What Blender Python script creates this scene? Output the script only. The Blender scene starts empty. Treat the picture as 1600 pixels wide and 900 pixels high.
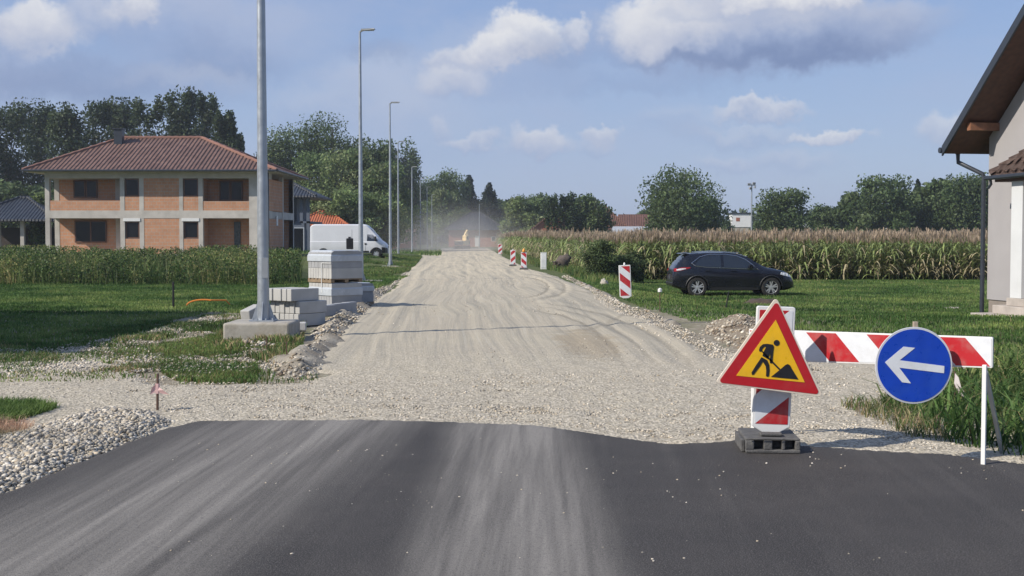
import bpy, bmesh, math, random
import numpy as np
from mathutils import Vector, Matrix
R = math.radians
PI = math.pi
random.seed(7)
RNG = np.random.default_rng(11)
scene = bpy.context.scene
COL = scene.collection

# ------------------------------------------------------------------ survey of the place
F = 1950.0; EYE = 1.75; PITCH = math.atan(78 / F)
CP, SP = math.cos(PITCH), math.sin(PITCH)

def ray(px, py):
    a, b = px - 800.0, 450.0 - py
    return (a, b * SP + F * CP, b * CP - F * SP)

def sm(t):
    t = np.clip(t, 0, 1); return t * t * (3 - 2 * t)

def ground_z(x, y):
    x = np.asarray(x, float); y = np.asarray(y, float)
    road = -0.046 * y + 5.0
    z = -0.32 * sm((x - road - 0.6) / 3.0) * sm((y - 26) / 9) * (1 - sm((y - 80) / 50))
    pad = sm((y - 78) / 8) * (1 - sm((y - 110) / 12)) * sm((x + 42) / 5) * (1 - sm((x + 10) / 4))
    z = z + 0.42 * pad
    z = z - 0.12 * sm((-x - 5.5) / 4) * sm((y - 30) / 8) * (1 - sm((y - 60) / 15))
    return z

def P(px, py):
    d = ray(px, py); z = 0.0
    for _ in range(12):
        t = (EYE - z) / max(1e-6, -d[2])
        t = min(t, 4)
        z = float(ground_z(d[0] * t, d[1] * t))
    return Vector((d[0] * t, d[1] * t, z))

def D(px, py, y):
    d = ray(px, py); t = y / d[1]
    return Vector((d[0] * t, y, EYE + d[2] * t))

def W(pts):
    return [tuple(P(*p)[:2]) for p in pts]

# ------------------------------------------------------------------ noise
def _h(i, j, s):
    v = np.sin(i * 127.1 + j * 311.7 + s * 74.7) * 43758.5453
    return v - np.floor(v)

def vnoise(x, y, s=0):
    i = np.floor(x); j = np.floor(y); u = x - i; v = y - j
    u = u * u * (3 - 2 * u); v = v * v * (3 - 2 * v)
    return ((_h(i, j, s) * (1 - u) + _h(i + 1, j, s) * u) * (1 - v) + (_h(i, j + 1, s) * (1 - u) + _h(i + 1, j + 1, s) * u) * v)

def fbm(x, y, s=0, o=4):
    r = 0; a = 0.5; t = 0
    for k in range(o):
        r = r + a * vnoise(x * 2 ** k, y * 2 ** k, s + k * 3.3); t += a; a *= 0.55
    return r / t

# ------------------------------------------------------------------ materials
def lin(r, g, b, k=1.0):
    f = lambda c: ((c / 255) / 12.92 if c / 255 <= .04045 else ((c / 255 + .055) / 1.055) ** 2.4) * k
    return (f(r), f(g), f(b), 1)

class NT:
    def __init__(s, m):
        m.use_nodes = True; s.t = m.node_tree; s.t.nodes.clear()
    def n(s, typ, **kw):
        o = s.t.nodes.new(typ)
        for k, v in kw.items():
            if k.startswith('_'): setattr(o, k[1:], v)
        for k, v in kw.items():
            if k.startswith('_'): continue
            key = int(k[1:]) if k[0] == 'i' and k[1:].isdigit() else k.replace('__', ' ')
            if hasattr(v, 'is_output') or isinstance(v, bpy.types.NodeSocket): s.t.links.new(v, o.inputs[key])
            else: o.inputs[key].default_value = v
        return o
    def math(s, op, a, b=0.0, c=0.0, clamp=False):
        return s.n('ShaderNodeMath', _operation=op, _use_clamp=clamp, i0=a, i1=b, i2=c).outputs[0]
    def noise(s, vec, scale, detail=4, rough=.55, out=0):
        return s.n('ShaderNodeTexNoise', Vector=vec, Scale=scale, Detail=detail, Roughness=rough).outputs[out]
    def mr(s, v, a, b, c=0.0, d=1.0, smooth=False):
        return s.n('ShaderNodeMapRange', _interpolation_type='SMOOTHSTEP' if smooth else 'LINEAR', i0=v, i1=a, i2=b, i3=c, i4=d).outputs[0]
    def mix(s, f, a, b, mode='MIX'):
        o = s.n('ShaderNodeMix', _data_type='RGBA', _blend_type=mode)
        for k, v in ((0, f), (6, a), (7, b)):
            if isinstance(v, bpy.types.NodeSocket): s.t.links.new(v, o.inputs[k])
            else: o.inputs[k].default_value = v
        return o.outputs[2]
    def obj(s): return s.n('ShaderNodeTexCoord').outputs['Object']
    def pos(s): return s.n('ShaderNodeNewGeometry').outputs['Position']
    def sep(s, v):
        o = s.n('ShaderNodeSeparateXYZ', Vector=v); return o.outputs
    def comb(s, x, y, z):
        return s.n('ShaderNodeCombineXYZ', X=x, Y=y, Z=z).outputs[0]
    def finish(s, col, rough=.7, bump=None, bs=.3, bd=.02, metal=0.0, spec=.5, transl=0.0, coat=0.0):
        b = s.n('ShaderNodeBsdfPrincipled')
        for k, v in (('Base Color', col), ('Roughness', rough), ('Metallic', metal), ('Specular IOR Level', spec), ('Coat Weight', coat)):
            if isinstance(v, bpy.types.NodeSocket): s.t.links.new(v, b.inputs[k])
            else: b.inputs[k].default_value = v
        if bump is not None:
            bn = s.n('ShaderNodeBump', Strength=bs, Distance=bd, Height=bump)
            s.t.links.new(bn.outputs[0], b.inputs['Normal'])
        out = b.outputs[0]
        if transl > 0:
            tr = s.n('ShaderNodeBsdfTranslucent')
            if isinstance(col, bpy.types.NodeSocket): s.t.links.new(col, tr.inputs[0])
            else: tr.inputs[0].default_value = col
            out = s.n('ShaderNodeMixShader', i0=transl, i1=out, i2=tr.outputs[0]).outputs[0]
        o = s.n('ShaderNodeOutputMaterial'); s.t.links.new(out, o.inputs[0])

def c4(c): return tuple(c) if len(c) == 4 else (*c, 1)
def sc(c, k): return (c[0] * k, c[1] * k, c[2] * k, 1)

MATS = {}
def M(name, col, rough=.6, var=.12, scale=3.0, metal=0.0, bump=.0, bscale=40, spec=.5, coat=0.0, dirt=None):
    if name in MATS: return MATS[name]
    m = bpy.data.materials.new(name); t = NT(m); p = t.obj(); col = c4(col)
    n = t.noise(p, scale, 5)
    c = t.mix(t.mr(n, .3, .7), sc(col, 1 - var), sc(col, 1 + var))
    if dirt:
        c = t.mix(t.mr(t.noise(p, scale * .6, 6, .65), .5, .72, 0, dirt[1]), c, c4(dirt[0]))
    r = t.mr(t.noise(p, scale * 2, 3), .3, .7, max(0.02, rough - .08), min(1, rough + .08))
    t.finish(c, r, t.noise(p, bscale, 4) if bump else None, bump, .01, metal, spec, coat=coat)
    MATS[name] = m; return m

def M_attr(name, rough=.6, transl=.0, spec=.3, mul=1.0):
    if name in MATS: return MATS[name]
    m = bpy.data.materials.new(name); t = NT(m)
    a = t.n('ShaderNodeAttribute', _attribute_name='tone').outputs['Color']
    n = t.noise(t.pos(), .9, 4)
    c = t.mix(t.mr(n, .3, .7), sc((1, 1, 1), .78 * mul), sc((1, 1, 1), 1.22 * mul))
    t.finish(t.mix(1.0, a, c, 'MULTIPLY'), rough, transl=transl, spec=spec)
    MATS[name] = m; return m

def M_stripes(name, ca, cb, ax, az, period, off, duty=.5):
    """stripes across the object's own x / z"""
    m = bpy.data.materials.new(name); t = NT(m); p = t.obj(); x, y, z = t.sep(p)[:3]
    v = t.math('ADD', t.math('MULTIPLY', x, ax), t.math('MULTIPLY', z, az))
    v = t.math('FRACT', t.math('DIVIDE', t.math('ADD', v, off + 50 * period), period))
    f = t.math('GREATER_THAN', v, duty)
    c = t.mix(f, ca, cb)
    g = t.noise(p, 9, 6, .6)
    c = t.mix(t.mr(g, .45, .8, 0, .35), c, (.33, .31, .27, 1))
    t.finish(c, .38); MATS[name] = m; return m

# ------------------------------------------------------------------ mesh helpers
def link(o, parent=None):
    COL.objects.link(o)
    if parent is not None: o.parent = parent
    return o

def tagit(o, label=None, cat=None, group=None, kind=None):
    if label: o['label'] = label
    if cat: o['category'] = cat
    if group: o['group'] = group
    if kind: o['kind'] = kind
    return o

def T(name, label, cat, loc=(0, 0, 0), rz=0, group=None, rot=None):
    o = bpy.data.objects.new(name, None); o.empty_display_size = .2
    link(o); o.location = loc; o.rotation_euler = rot or (0, 0, rz)
    return tagit(o, label, cat, group)

class MB:
    def __init__(s): s.v = []; s.f = []; s.mi = []; s.cur = 0
    def add(s, vs, fs):
        b = len(s.v); s.v += [tuple(v) for v in vs]; s.f += [[b + i for i in f] for f in fs]; s.mi += [s.cur] * len(fs); return s
    def box(s, x0, x1, y0, y1, z0, z1):
        vs = [(x, y, z) for z in (z0, z1) for y in (y0, y1) for x in (x0, x1)]
        return s.add(vs, [(0, 2, 3, 1), (4, 5, 7, 6), (0, 1, 5, 4), (2, 6, 7, 3), (0, 4, 6, 2), (1, 3, 7, 5)])
    def obox(s, c, size, rot=None):
        m = (rot or Matrix.Identity(3)); c = Vector(c)
        vs = [c + m @ Vector((x * size[0] / 2, y * size[1] / 2, z * size[2] / 2)) for z in (-1, 1) for y in (-1, 1) for x in (-1, 1)]
        return s.add(vs, [(0, 2, 3, 1), (4, 5, 7, 6), (0, 1, 5, 4), (2, 6, 7, 3), (0, 4, 6, 2), (1, 3, 7, 5)])
    def tube(s, pts, r, n=8, caps=True):
        pts = [Vector(p) for p in pts]; rs = r if isinstance(r, (list, tuple)) else [r] * len(pts)
        vs = []; up = None
        for i, p in enumerate(pts):
            d = (pts[min(i + 1, len(pts) - 1)] - pts[max(i - 1, 0)]).normalized()
            if up is None:
                a = Vector((0, 0, 1)) if abs(d.z) < .9 else Vector((1, 0, 0)); up = d.cross(a).normalized()
            up = (up - d * up.dot(d)).normalized(); q = d.cross(up)
            for k in range(n):
                t = 2 * PI * (k + .5) / n; vs.append(p + (up * math.cos(t) + q * math.sin(t)) * rs[i])
        fs = [(i * n + k, i * n + (k + 1) % n, (i + 1) * n + (k + 1) % n, (i + 1) * n + k) for i in range(len(pts) - 1) for k in range(n)]
        if caps: fs += [tuple(range(n))[::-1], tuple((len(pts) - 1) * n + k for k in range(n))]
        return s.add(vs, fs)
    def prism(s, poly, y0, y1, plane='xz'):
        n = len(poly)
        def mk(a, b, h): return (a, h, b) if plane == 'xz' else ((a, b, h) if plane == 'xy' else (h, a, b))
        vs = [mk(a, b, y0) for a, b in poly] + [mk(a, b, y1) for a, b in poly]
        return s.add(vs, [tuple(range(n)), tuple(range(2 * n - 1, n - 1, -1))] + [(i, i + n, (i + 1) % n + n, (i + 1) % n) for i in range(n)])
    def lathe(s, prof, n=24, axis='y', c=(0, 0, 0)):
        vs = []
        for a, r in prof:
            for k in range(n):
                t = 2 * PI * k / n
                if axis == 'y': vs.append((c[0] + r * math.cos(t), c[1] + a, c[2] + r * math.sin(t)))
                elif axis == 'x': vs.append((c[0] + a, c[1] + r * math.cos(t), c[2] + r * math.sin(t)))
                else: vs.append((c[0] + r * math.cos(t), c[1] + r * math.sin(t), c[2] + a))
        fs = [(i * n + k, i * n + (k + 1) % n, (i + 1) * n + (k + 1) % n, (i + 1) * n + k) for i in range(len(prof) - 1) for k in range(n)]
        return s.add(vs, fs)
    def slab(s, q, th):
        """quad (4 points) thickened downwards along its normal"""
        q = [Vector(p) for p in q]; nrm = (q[1] - q[0]).cross(q[2] - q[0]).normalized() * th
        if nrm.z < 0: nrm = -nrm
        n = len(q); vs = q + [p - nrm for p in q]
        return s.add(vs, [tuple(range(n)), tuple(range(2 * n - 1, n - 1, -1))] + [(i, i + n, (i + 1) % n + n, (i + 1) % n) for i in range(n)])
    def build(s, name, mat, parent=None, bevel=0, smooth=False, label=None, loc=None, segs=2, rot=None):
        me = bpy.data.meshes.new(name); me.from_pydata(s.v, [], s.f)
        mats = mat if isinstance(mat, list) else [mat]
        for m in mats: me.materials.append(m)
        if len(mats) > 1:
            me.polygons.foreach_set('material_index', s.mi)
        bm = bmesh.new(); bm.from_mesh(me)
        bmesh.ops.recalc_face_normals(bm, faces=bm.faces)
        if bevel:
            bmesh.ops.remove_doubles(bm, verts=bm.verts, dist=1e-5)
            es = [e for e in bm.edges if len(e.link_faces) == 2 and e.calc_face_angle(0) > .5]
            bmesh.ops.bevel(bm, geom=es, offset=bevel, segments=segs, affect='EDGES', profile=.5, clamp_overlap=True)
        bm.to_mesh(me); bm.free()
        if smooth:
            for p in me.polygons: p.use_smooth = True
            try: me.set_sharp_from_angle(angle=R(38))
            except Exception: pass
        o = bpy.data.objects.new(name, me); link(o, parent)
        if loc: o.location = loc
        if rot: o.rotation_euler = rot
        if label: o['label'] = label
        return o

def np_obj(name, V, Fc, mat, tone=None, parent=None, smooth=False):
    """V (n,3), Fc (m,k)"""
    V = np.asarray(V, np.float32); Fc = np.asarray(Fc, np.int32); k = Fc.shape[1]
    me = bpy.data.meshes.new(name)
    me.vertices.add(len(V)); me.vertices.foreach_set('co', V.ravel())
    me.loops.add(Fc.size); me.loops.foreach_set('vertex_index', Fc.ravel())
    me.polygons.add(len(Fc)); me.polygons.foreach_set('loop_start', np.arange(0, Fc.size, k, dtype=np.int32))
    if smooth: me.polygons.foreach_set('use_smooth', np.ones(len(Fc), bool))
    me.materials.append(mat)
    me.update(calc_edges=True); me.validate()
    if tone is not None:
        a = me.attributes.new('tone', 'FLOAT_COLOR', 'FACE')
        c = np.ones((len(Fc), 4), np.float32); c[:, :3] = tone
        a.data.foreach_set('color', c.ravel())
    o = bpy.data.objects.new(name, me); link(o, parent); return o

def copy_tree(o, parent=None):
    c = o.copy(); COL.objects.link(c)
    if parent is not None: c.parent = parent
    for ch in list(o.children): copy_tree(ch, c)
    return c

# ------------------------------------------------------------------ polygons on the ground
def sdist(x, y, poly):
    """signed distance, inside positive"""
    n = len(poly); d = np.full(x.shape, 1e9); ins = np.zeros(x.shape, bool)
    for i in range(n):
        ax, ay = poly[i]; bx, by = poly[(i + 1) % n]
        ex, ey = bx - ax, by - ay; wx, wy = x - ax, y - ay
        t = np.clip((wx * ex + wy * ey) / max(ex * ex + ey * ey, 1e-9), 0, 1)
        d = np.minimum(d, np.hypot(wx - ex * t, wy - ey * t))
        c = ((ay > y) != (by > y))
        with np.errstate(divide='ignore', invalid='ignore'):
            xi = (bx - ax) * (y - ay) / (by - ay if abs(by - ay) > 1e-12 else 1e-12) + ax
        ins ^= c & (x < xi)
    return np.where(ins, d, -d)

def rand_in(poly, n, rng, decay=None):
    px = [p[0] for p in poly]; py = [p[1] for p in poly]; out = []; tot = 0
    while tot < n:
        x = rng.uniform(min(px), max(px), n * 2); y = rng.uniform(min(py), max(py), n * 2)
        k = sdist(x, y, poly) > 0
        if decay is not None: k &= rng.random(n * 2) < decay(x, y)
        out.append(np.stack([x[k], y[k]], 1)); tot += int(k.sum())
    return np.concatenate(out)[:n]

def patch(name, poly, mat, z0, edge, jit=.12, jf=1.2, amp=.01, af=4, xs=.08, yr=.006, hfun=None, ymin=None, low=-.08):
    px = [p[0] for p in poly]; py = [p[1] for p in poly]
    y0, y1 = min(py) - .3, max(py) + .3
    if ymin is not None: y0 = max(y0, ymin)
    ys = [y0]
    while ys[-1] < y1: ys.append(ys[-1] + max(.05, abs(ys[-1]) * yr))
    ys = np.array(ys); xg = np.arange(min(px) - .3, max(px) + .3, xs)
    X, Y = np.meshgrid(xg, ys)
    s = sdist(X, Y, poly) + (fbm(X * jf, Y * jf, 5) - .5) * 2 * jit + (fbm(X * jf * 5, Y * jf * 5, 9) - .5) * jit * .6
    e = sm(s / edge)
    Z = ground_z(X, Y) + low + (z0 - low) * e + (fbm(X * af, Y * af, 2) - .5) * 2 * amp * e
    if hfun is not None: Z = Z + hfun(X, Y) * e
    keep = s > -.02
    nx = len(xg); idx = np.arange(X.size).reshape(X.shape)
    fk = keep[:-1, :-1] | keep[1:, :-1] | keep[:-1, 1:] | keep[1:, 1:]
    Fc = np.stack([idx[:-1, :-1][fk], idx[:-1, 1:][fk], idx[1:, 1:][fk], idx[1:, :-1][fk]], 1)
    used = np.unique(Fc); remap = np.zeros(X.size, np.int64); remap[used] = np.arange(len(used))
    V = np.stack([X.ravel(), Y.ravel(), Z.ravel()], 1)[used]
    return np_obj(name, V, remap[Fc], mat, smooth=True)

# ------------------------------------------------------------------ blades, leaves, stones (merged, uncountable)
def blades(pts, zf, h, w, bend, tones, rng, base_z=0.0):
    n = len(pts); a = rng.uniform(0, 2 * PI, n); d = np.stack([np.cos(a), np.sin(a)], 1)
    b = rng.uniform(0, 2 * PI, n); bd = np.stack([np.cos(b), np.sin(b)], 1)
    H = rng.uniform(h[0], h[1], n); Wd = rng.uniform(w[0], w[1], n); B = rng.uniform(bend[0], bend[1], n) * H
    z = zf(pts[:, 0], pts[:, 1]) + base_z
    V = np.zeros((n, 5, 3))
    V[:, 0, :2] = pts - d * Wd[:, None] / 2; V[:, 1, :2] = pts + d * Wd[:, None] / 2
    m = pts + bd * (B * .35)[:, None]
    V[:, 2, :2] = m + d * (Wd * .38)[:, None]; V[:, 3, :2] = m - d * (Wd * .38)[:, None]
    V[:, 4, :2] = pts + bd * B[:, None]
    V[:, 0, 2] = z - .01; V[:, 1, 2] = z - .01; V[:, 2, 2] = z + H * .6; V[:, 3, 2] = z + H * .6
    V[:, 4, 2] = z + H * np.sqrt(np.clip(1.02 - (B / H) ** 2 * .6, .1, 1))
    o = np.arange(n)[:, None] * 5
    T_ = np.concatenate([o + [0, 1, 2], o + [0, 2, 3], o + [3, 2, 4]], 0)
    ti = rng.integers(0, len(tones), n); c = np.array([t[:3] for t in tones])[ti] * rng.uniform(.75, 1.25, (n, 1))
    return V.reshape(-1, 3), T_, np.concatenate([c, c, c], 0)

def leafquads(C, size, rng, flat=0.0, asp=.55):
    n = len(C); u = rng.normal(size=(n, 3)); u[:, 2] *= (1 - flat); u /= np.linalg.norm(u, axis=1)[:, None]
    v = rng.normal(size=(n, 3)); v -= u * (u * v).sum(1)[:, None]; v /= np.linalg.norm(v, axis=1)[:, None]
    s = np.asarray(size).reshape(-1, 1) * np.ones((n, 1))
    V = np.stack([C + u * s, C + v * s * asp, C - u * s, C - v * s * asp], 1).reshape(-1, 3)
    return V, np.arange(n * 4).reshape(n, 4)

def merge(parts):
    Vs, Fs, Cs = [], [], []; b = 0
    for V, Fc, C in parts:
        Vs.append(V); Fs.append(Fc + b); Cs.append(C); b += len(V)
    return np.concatenate(Vs), np.concatenate(Fs), np.concatenate(Cs)

_t = (1 + 5 ** .5) / 2
ICO_V = np.array([(-1, _t, 0), (1, _t, 0), (-1, -_t, 0), (1, -_t, 0), (0, -1, _t), (0, 1, _t), (0, -1, -_t), (0, 1, -_t), (_t, 0, -1), (_t, 0, 1), (-_t, 0, -1), (-_t, 0, 1)]) / 1.9
ICO_F = np.array([(0, 11, 5), (0, 5, 1), (0, 1, 7), (0, 7, 10), (0, 10, 11), (1, 5, 9), (5, 11, 4), (11, 10, 2), (10, 7, 6), (7, 1, 8), (3, 9, 4), (3, 4, 2), (3, 2, 6), (3, 6, 8), (3, 8, 9), (4, 9, 5), (2, 4, 11), (6, 2, 10), (8, 6, 7), (9, 8, 1)])

def stones(pts, zf, size, tones, rng, sink=.3):
    n = len(pts); S = size[0] + (size[1] - size[0]) * rng.random(n) ** 2.2
    V = ICO_V[None] * rng.uniform(.6, 1.25, (n, 12, 1)) * np.stack([rng.uniform(.8, 1.3, n), rng.uniform(.7, 1.1, n), rng.uniform(.45, .85, n)], 1)[:, None, :]
    a = rng.uniform(0, 2 * PI, n); ca, sa = np.cos(a)[:, None], np.sin(a)[:, None]
    x = V[:, :, 0] * ca - V[:, :, 1] * sa; y = V[:, :, 0] * sa + V[:, :, 1] * ca
    V = np.stack([x, y, V[:, :, 2] + .2 * x], 2) * (S / 2)[:, None, None]
    V[:, :, 0] += pts[:, 0, None]; V[:, :, 1] += pts[:, 1, None]
    V[:, :, 2] += (zf(pts[:, 0], pts[:, 1]) + S * (.5 - sink) * .6)[:, None]
    Fc = (np.arange(n)[:, None, None] * 12 + ICO_F[None]).reshape(-1, 3)
    c = np.array([t[:3] for t in tones])[rng.integers(0, len(tones), n)] * rng.uniform(.7, 1.3, (n, 1))
    return V.reshape(-1, 3), Fc, np.repeat(c, 20, 0)
# ================================================================== camera, sky, sun
cam = bpy.data.cameras.new('camera'); cam.sensor_width = 36; cam.lens = F / 1600 * 36; cam.clip_end = 6000; cam.clip_start = .1
cam_o = bpy.data.objects.new('camera', cam); COL.objects.link(cam_o)
cam_o.location = (0, 0, EYE); cam_o.rotation_euler = (PI / 2 - PITCH, 0, 0); scene.camera = cam_o

SUN_EL = R(37); SUN_DIR = Vector((-1, -.52, 0)).normalized()
sl = bpy.data.lights.new('sun', 'SUN'); sl.energy = 3.9; sl.angle = R(.55); sl.color = (1, .93, .83)
so = bpy.data.objects.new('sun', sl); COL.objects.link(so)
toward = Vector((SUN_DIR.x * math.cos(SUN_EL), SUN_DIR.y * math.cos(SUN_EL), math.sin(SUN_EL)))
so.rotation_euler = toward.to_track_quat('Z', 'Y').to_euler(); so.location = (-20, -10, 30)

world = bpy.data.worlds.new('World'); scene.world = world; world.use_nodes = True
t = NT(world)
sky = t.n('ShaderNodeTexSky', _sky_type='NISHITA')
sky.sun_disc = False; sky.sun_elevation = SUN_EL; sky.sun_rotation = math.atan2(SUN_DIR.x, SUN_DIR.y)
sky.air_density = 1.0; sky.dust_density = 1.2; sky.ozone_density = 1.5; sky.altitude = 0
tc = t.n('ShaderNodeTexCoord').outputs['Generated']
x, y, z = t.sep(tc)[:3]
az = t.math('ARCTAN2', x, y); el = t.math('ARCSINE', z)
base = t.comb(az, el, 0.0)
w1 = t.noise(base, 26, 6, .6, 1); w2 = t.noise(base, 110, 4, .6, 1)
def off(wn, k, src):
    o = t.n('ShaderNodeVectorMath', _operation='SUBTRACT', i0=wn, i1=(.5, .5, .5))
    s_ = t.n('ShaderNodeVectorMath', _operation='SCALE', i0=o.outputs[0]); s_.inputs['Scale'].default_value = k
    return t.n('ShaderNodeVectorMath', _operation='ADD', i0=src, i1=s_.outputs[0]).outputs[0]
warp = off(w2, .012, off(w1, .045, base))
col = sky.outputs[0]
# thin veil and air-light low down
SK = 10.0 / (1.25 * 2 ** .50)
def k(r, g, b): return lin(r, g, b, SK)
hz = t.mr(el, -.02, .26, 1, 0)
col = t.mix(.8, col, t.mix(hz, k(118, 149, 203), k(163, 180, 214)))
high = t.mr(el, .02, .22, 0, 1, True)
veil = t.mr(t.noise(t.comb(t.math('MULTIPLY', az, 1.0), t.math('MULTIPLY', el, 2.6), 0.0), 5.5, 6, .6), .40, .66, .12, .62, True)
leftw = t.mr(az, -.42, .42, 1, .45)
col = t.mix(t.math('MULTIPLY', veil, leftw), col, k(172, 184, 213))
# banks of grey-blue cloud with their own soft outline, then the white heads
CL = [  # px, py, rx, ry, opacity, tone(0 grey .. 1 white), softness
    (110, 120, 190, 34, .55, .12, .8), (350, 88, 80, 30, .45, .15, .8), (590, 78, 50, 18, .35, .1, .8), (250, 30, 120, 40, .5, .5, .8),
    (60, 46, 66, 30, .95, .80, .45), (14, 62, 40, 18, .5, .6, .6), (213, 14, 26, 20, .85, .8, .6), (150, 22, 45, 26, .5, .65, .7),
    (600, 140, 95, 48, .40, .68, .9), (660, 200, 120, 60, .25, .6, 1.0), (770, 90, 120, 46, .35, .6, .9),
    (825, 55, 58, 34, .95, .92, .42), (775, 82, 52, 24, .92, .85, .45), (712, 92, 40, 20, .7, .72, .6), (705, 124, 46, 20, .7, .72, .6), (905, 50, 18, 20, .8, .8, .5), (870, 75, 60, 30, .35, .25, .8),
    (1190, 50, 235, 54, .92, .50, .4), (1175, 82, 175, 22, .8, .16, .5), (1035, 42, 78, 40, .95, .88, .45), (1120, 55, 60, 28, .5, .6, .7), (1195, 2, 62, 14, .95, .95, .4), (1240, 45, 50, 24, .45, .6, .6), (1285, 2, 50, 13, .85, .88, .5), (1085, 10, 60, 18, .5, .7, .6), (1340, 62, 90, 30, .35, .2, .7), (1425, 14, 26, 26, .4, .6, .8),
    (842, 220, 44, 20, .75, .72, .5), (938, 206, 26, 12, .65, .7, .5), (932, 225, 30, 12, .4, .6, .7), (735, 223, 42, 12, .55, .68, .6), (688, 200, 18, 16, .4, .65, .7),
    (1185, 172, 70, 14, .7, .72, .5), (1160, 207, 95, 14, .4, .6, .8), (1300, 211, 52, 10, .75, .8, .5), (1128, 255, 40, 12, .35, .6, .8), (1240, 250, 60, 14, .3, .6, .8), (1478, 198, 36, 22, .55, .75, .6), (1060, 190, 60, 18, .3, .55, .9),
    (1010, 120, 160, 20, .3, .35, .9), (430, 60, 90, 50, .3, .55, 1), (300, 130, 90, 24, .4, .55, .9), (480, 170, 60, 30, .35, .55, .9)]
for (cx, cy, rx, ry, op, tone, soft) in CL:
    d = ray(cx, cy); n_ = math.sqrt(sum(q * q for q in d)); a0 = math.atan2(d[0], d[1]); e0 = math.asin(d[2] / n_)
    wz = t.n('ShaderNodeVectorMath', _operation='MULTIPLY_ADD', i0=col, i1=(1e-9, 1e-9, 0), i2=warp)   # keeps the shader's steps in sequence
    l = t.n('ShaderNodeVectorMath', _operation='SUBTRACT', i0=wz.outputs[0], i1=(a0, e0, 0))
    l = t.n('ShaderNodeVectorMath', _operation='MULTIPLY', i0=l.outputs[0], i1=(F / rx / 1.15, F / ry / 1.22, 0)).outputs[0]
    ln = t.n('ShaderNodeVectorMath', _operation='LENGTH', i0=l).outputs['Value']
    m_ = t.math('MULTIPLY', t.mr(ln, 1 + soft * .45, 1 - soft * .75, 0, 1, True), op)
    up = t.sep(l)[1]
    tn = t.mr(up, -1.1, .7, tone - .34, tone + .14)
    cc = t.n('ShaderNodeValToRGB', i0=tn); e = cc.color_ramp.elements
    e[0].position = 0; e[0].color = (*[v / SK for v in k(122, 141, 180)[:3]], 1); e[1].position = 1; e[1].color = (*[v / SK for v in k(228, 229, 233)[:3]], 1)
    m1 = e.new(.4); m1.color = (*[v / SK for v in k(156, 172, 205)[:3]], 1); m2 = e.new(.7); m2.color = (*[v / SK for v in k(196, 201, 217)[:3]], 1)
    up10 = t.n('ShaderNodeVectorMath', _operation='SCALE', i0=cc.outputs[0]); up10.inputs['Scale'].default_value = SK
    col = t.mix(m_, col, up10.outputs[0])
bg = t.n('ShaderNodeBackground', Color=col, Strength=.125)
wo = t.n('ShaderNodeOutputWorld'); t.t.links.new(bg.outputs[0], wo.inputs[0])

scene.view_settings.view_transform = 'Standard'; scene.view_settings.look = 'None'
scene.view_settings.exposure = .50; scene.view_settings.gamma = 1

# ================================================================== ground materials
def m_ground():
    m = bpy.data.materials.new('meadow soil and turf'); t = NT(m); p = t.pos()
    a = t.noise(p, .35, 6, .6); b = t.noise(p, 9, 5, .65)
    c = t.mix(t.mr(a, .35, .65), (.045, .085, .018, 1), (.075, .105, .03, 1))
    c = t.mix(t.mr(b, .42, .66, 0, .75), c, (.16, .13, .085, 1))
    x, y, z = t.sep(p)[:3]; xr = t.math('ABSOLUTE', t.math('ADD', t.math('ADD', x, t.math('MULTIPLY', y, .046)), 1.4))
    wn = t.math('MULTIPLY', t.mr(t.math('ADD', xr, t.math('MULTIPLY', a, 4.0)), 12.5, 9.0, 0, 1, True), t.mr(y, 36, 27, 0, 1, True))
    soil = t.mix(t.mr(b, .4, .62), (.20, .165, .115, 1), (.33, .30, .24, 1)); soil = t.mix(t.mr(a, .48, .6, 0, .55), soil, (.10, .12, .05, 1))
    c = t.mix(wn, c, soil)
    t.finish(c, .95, b, .6, .04, spec=.1); return m

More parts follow.
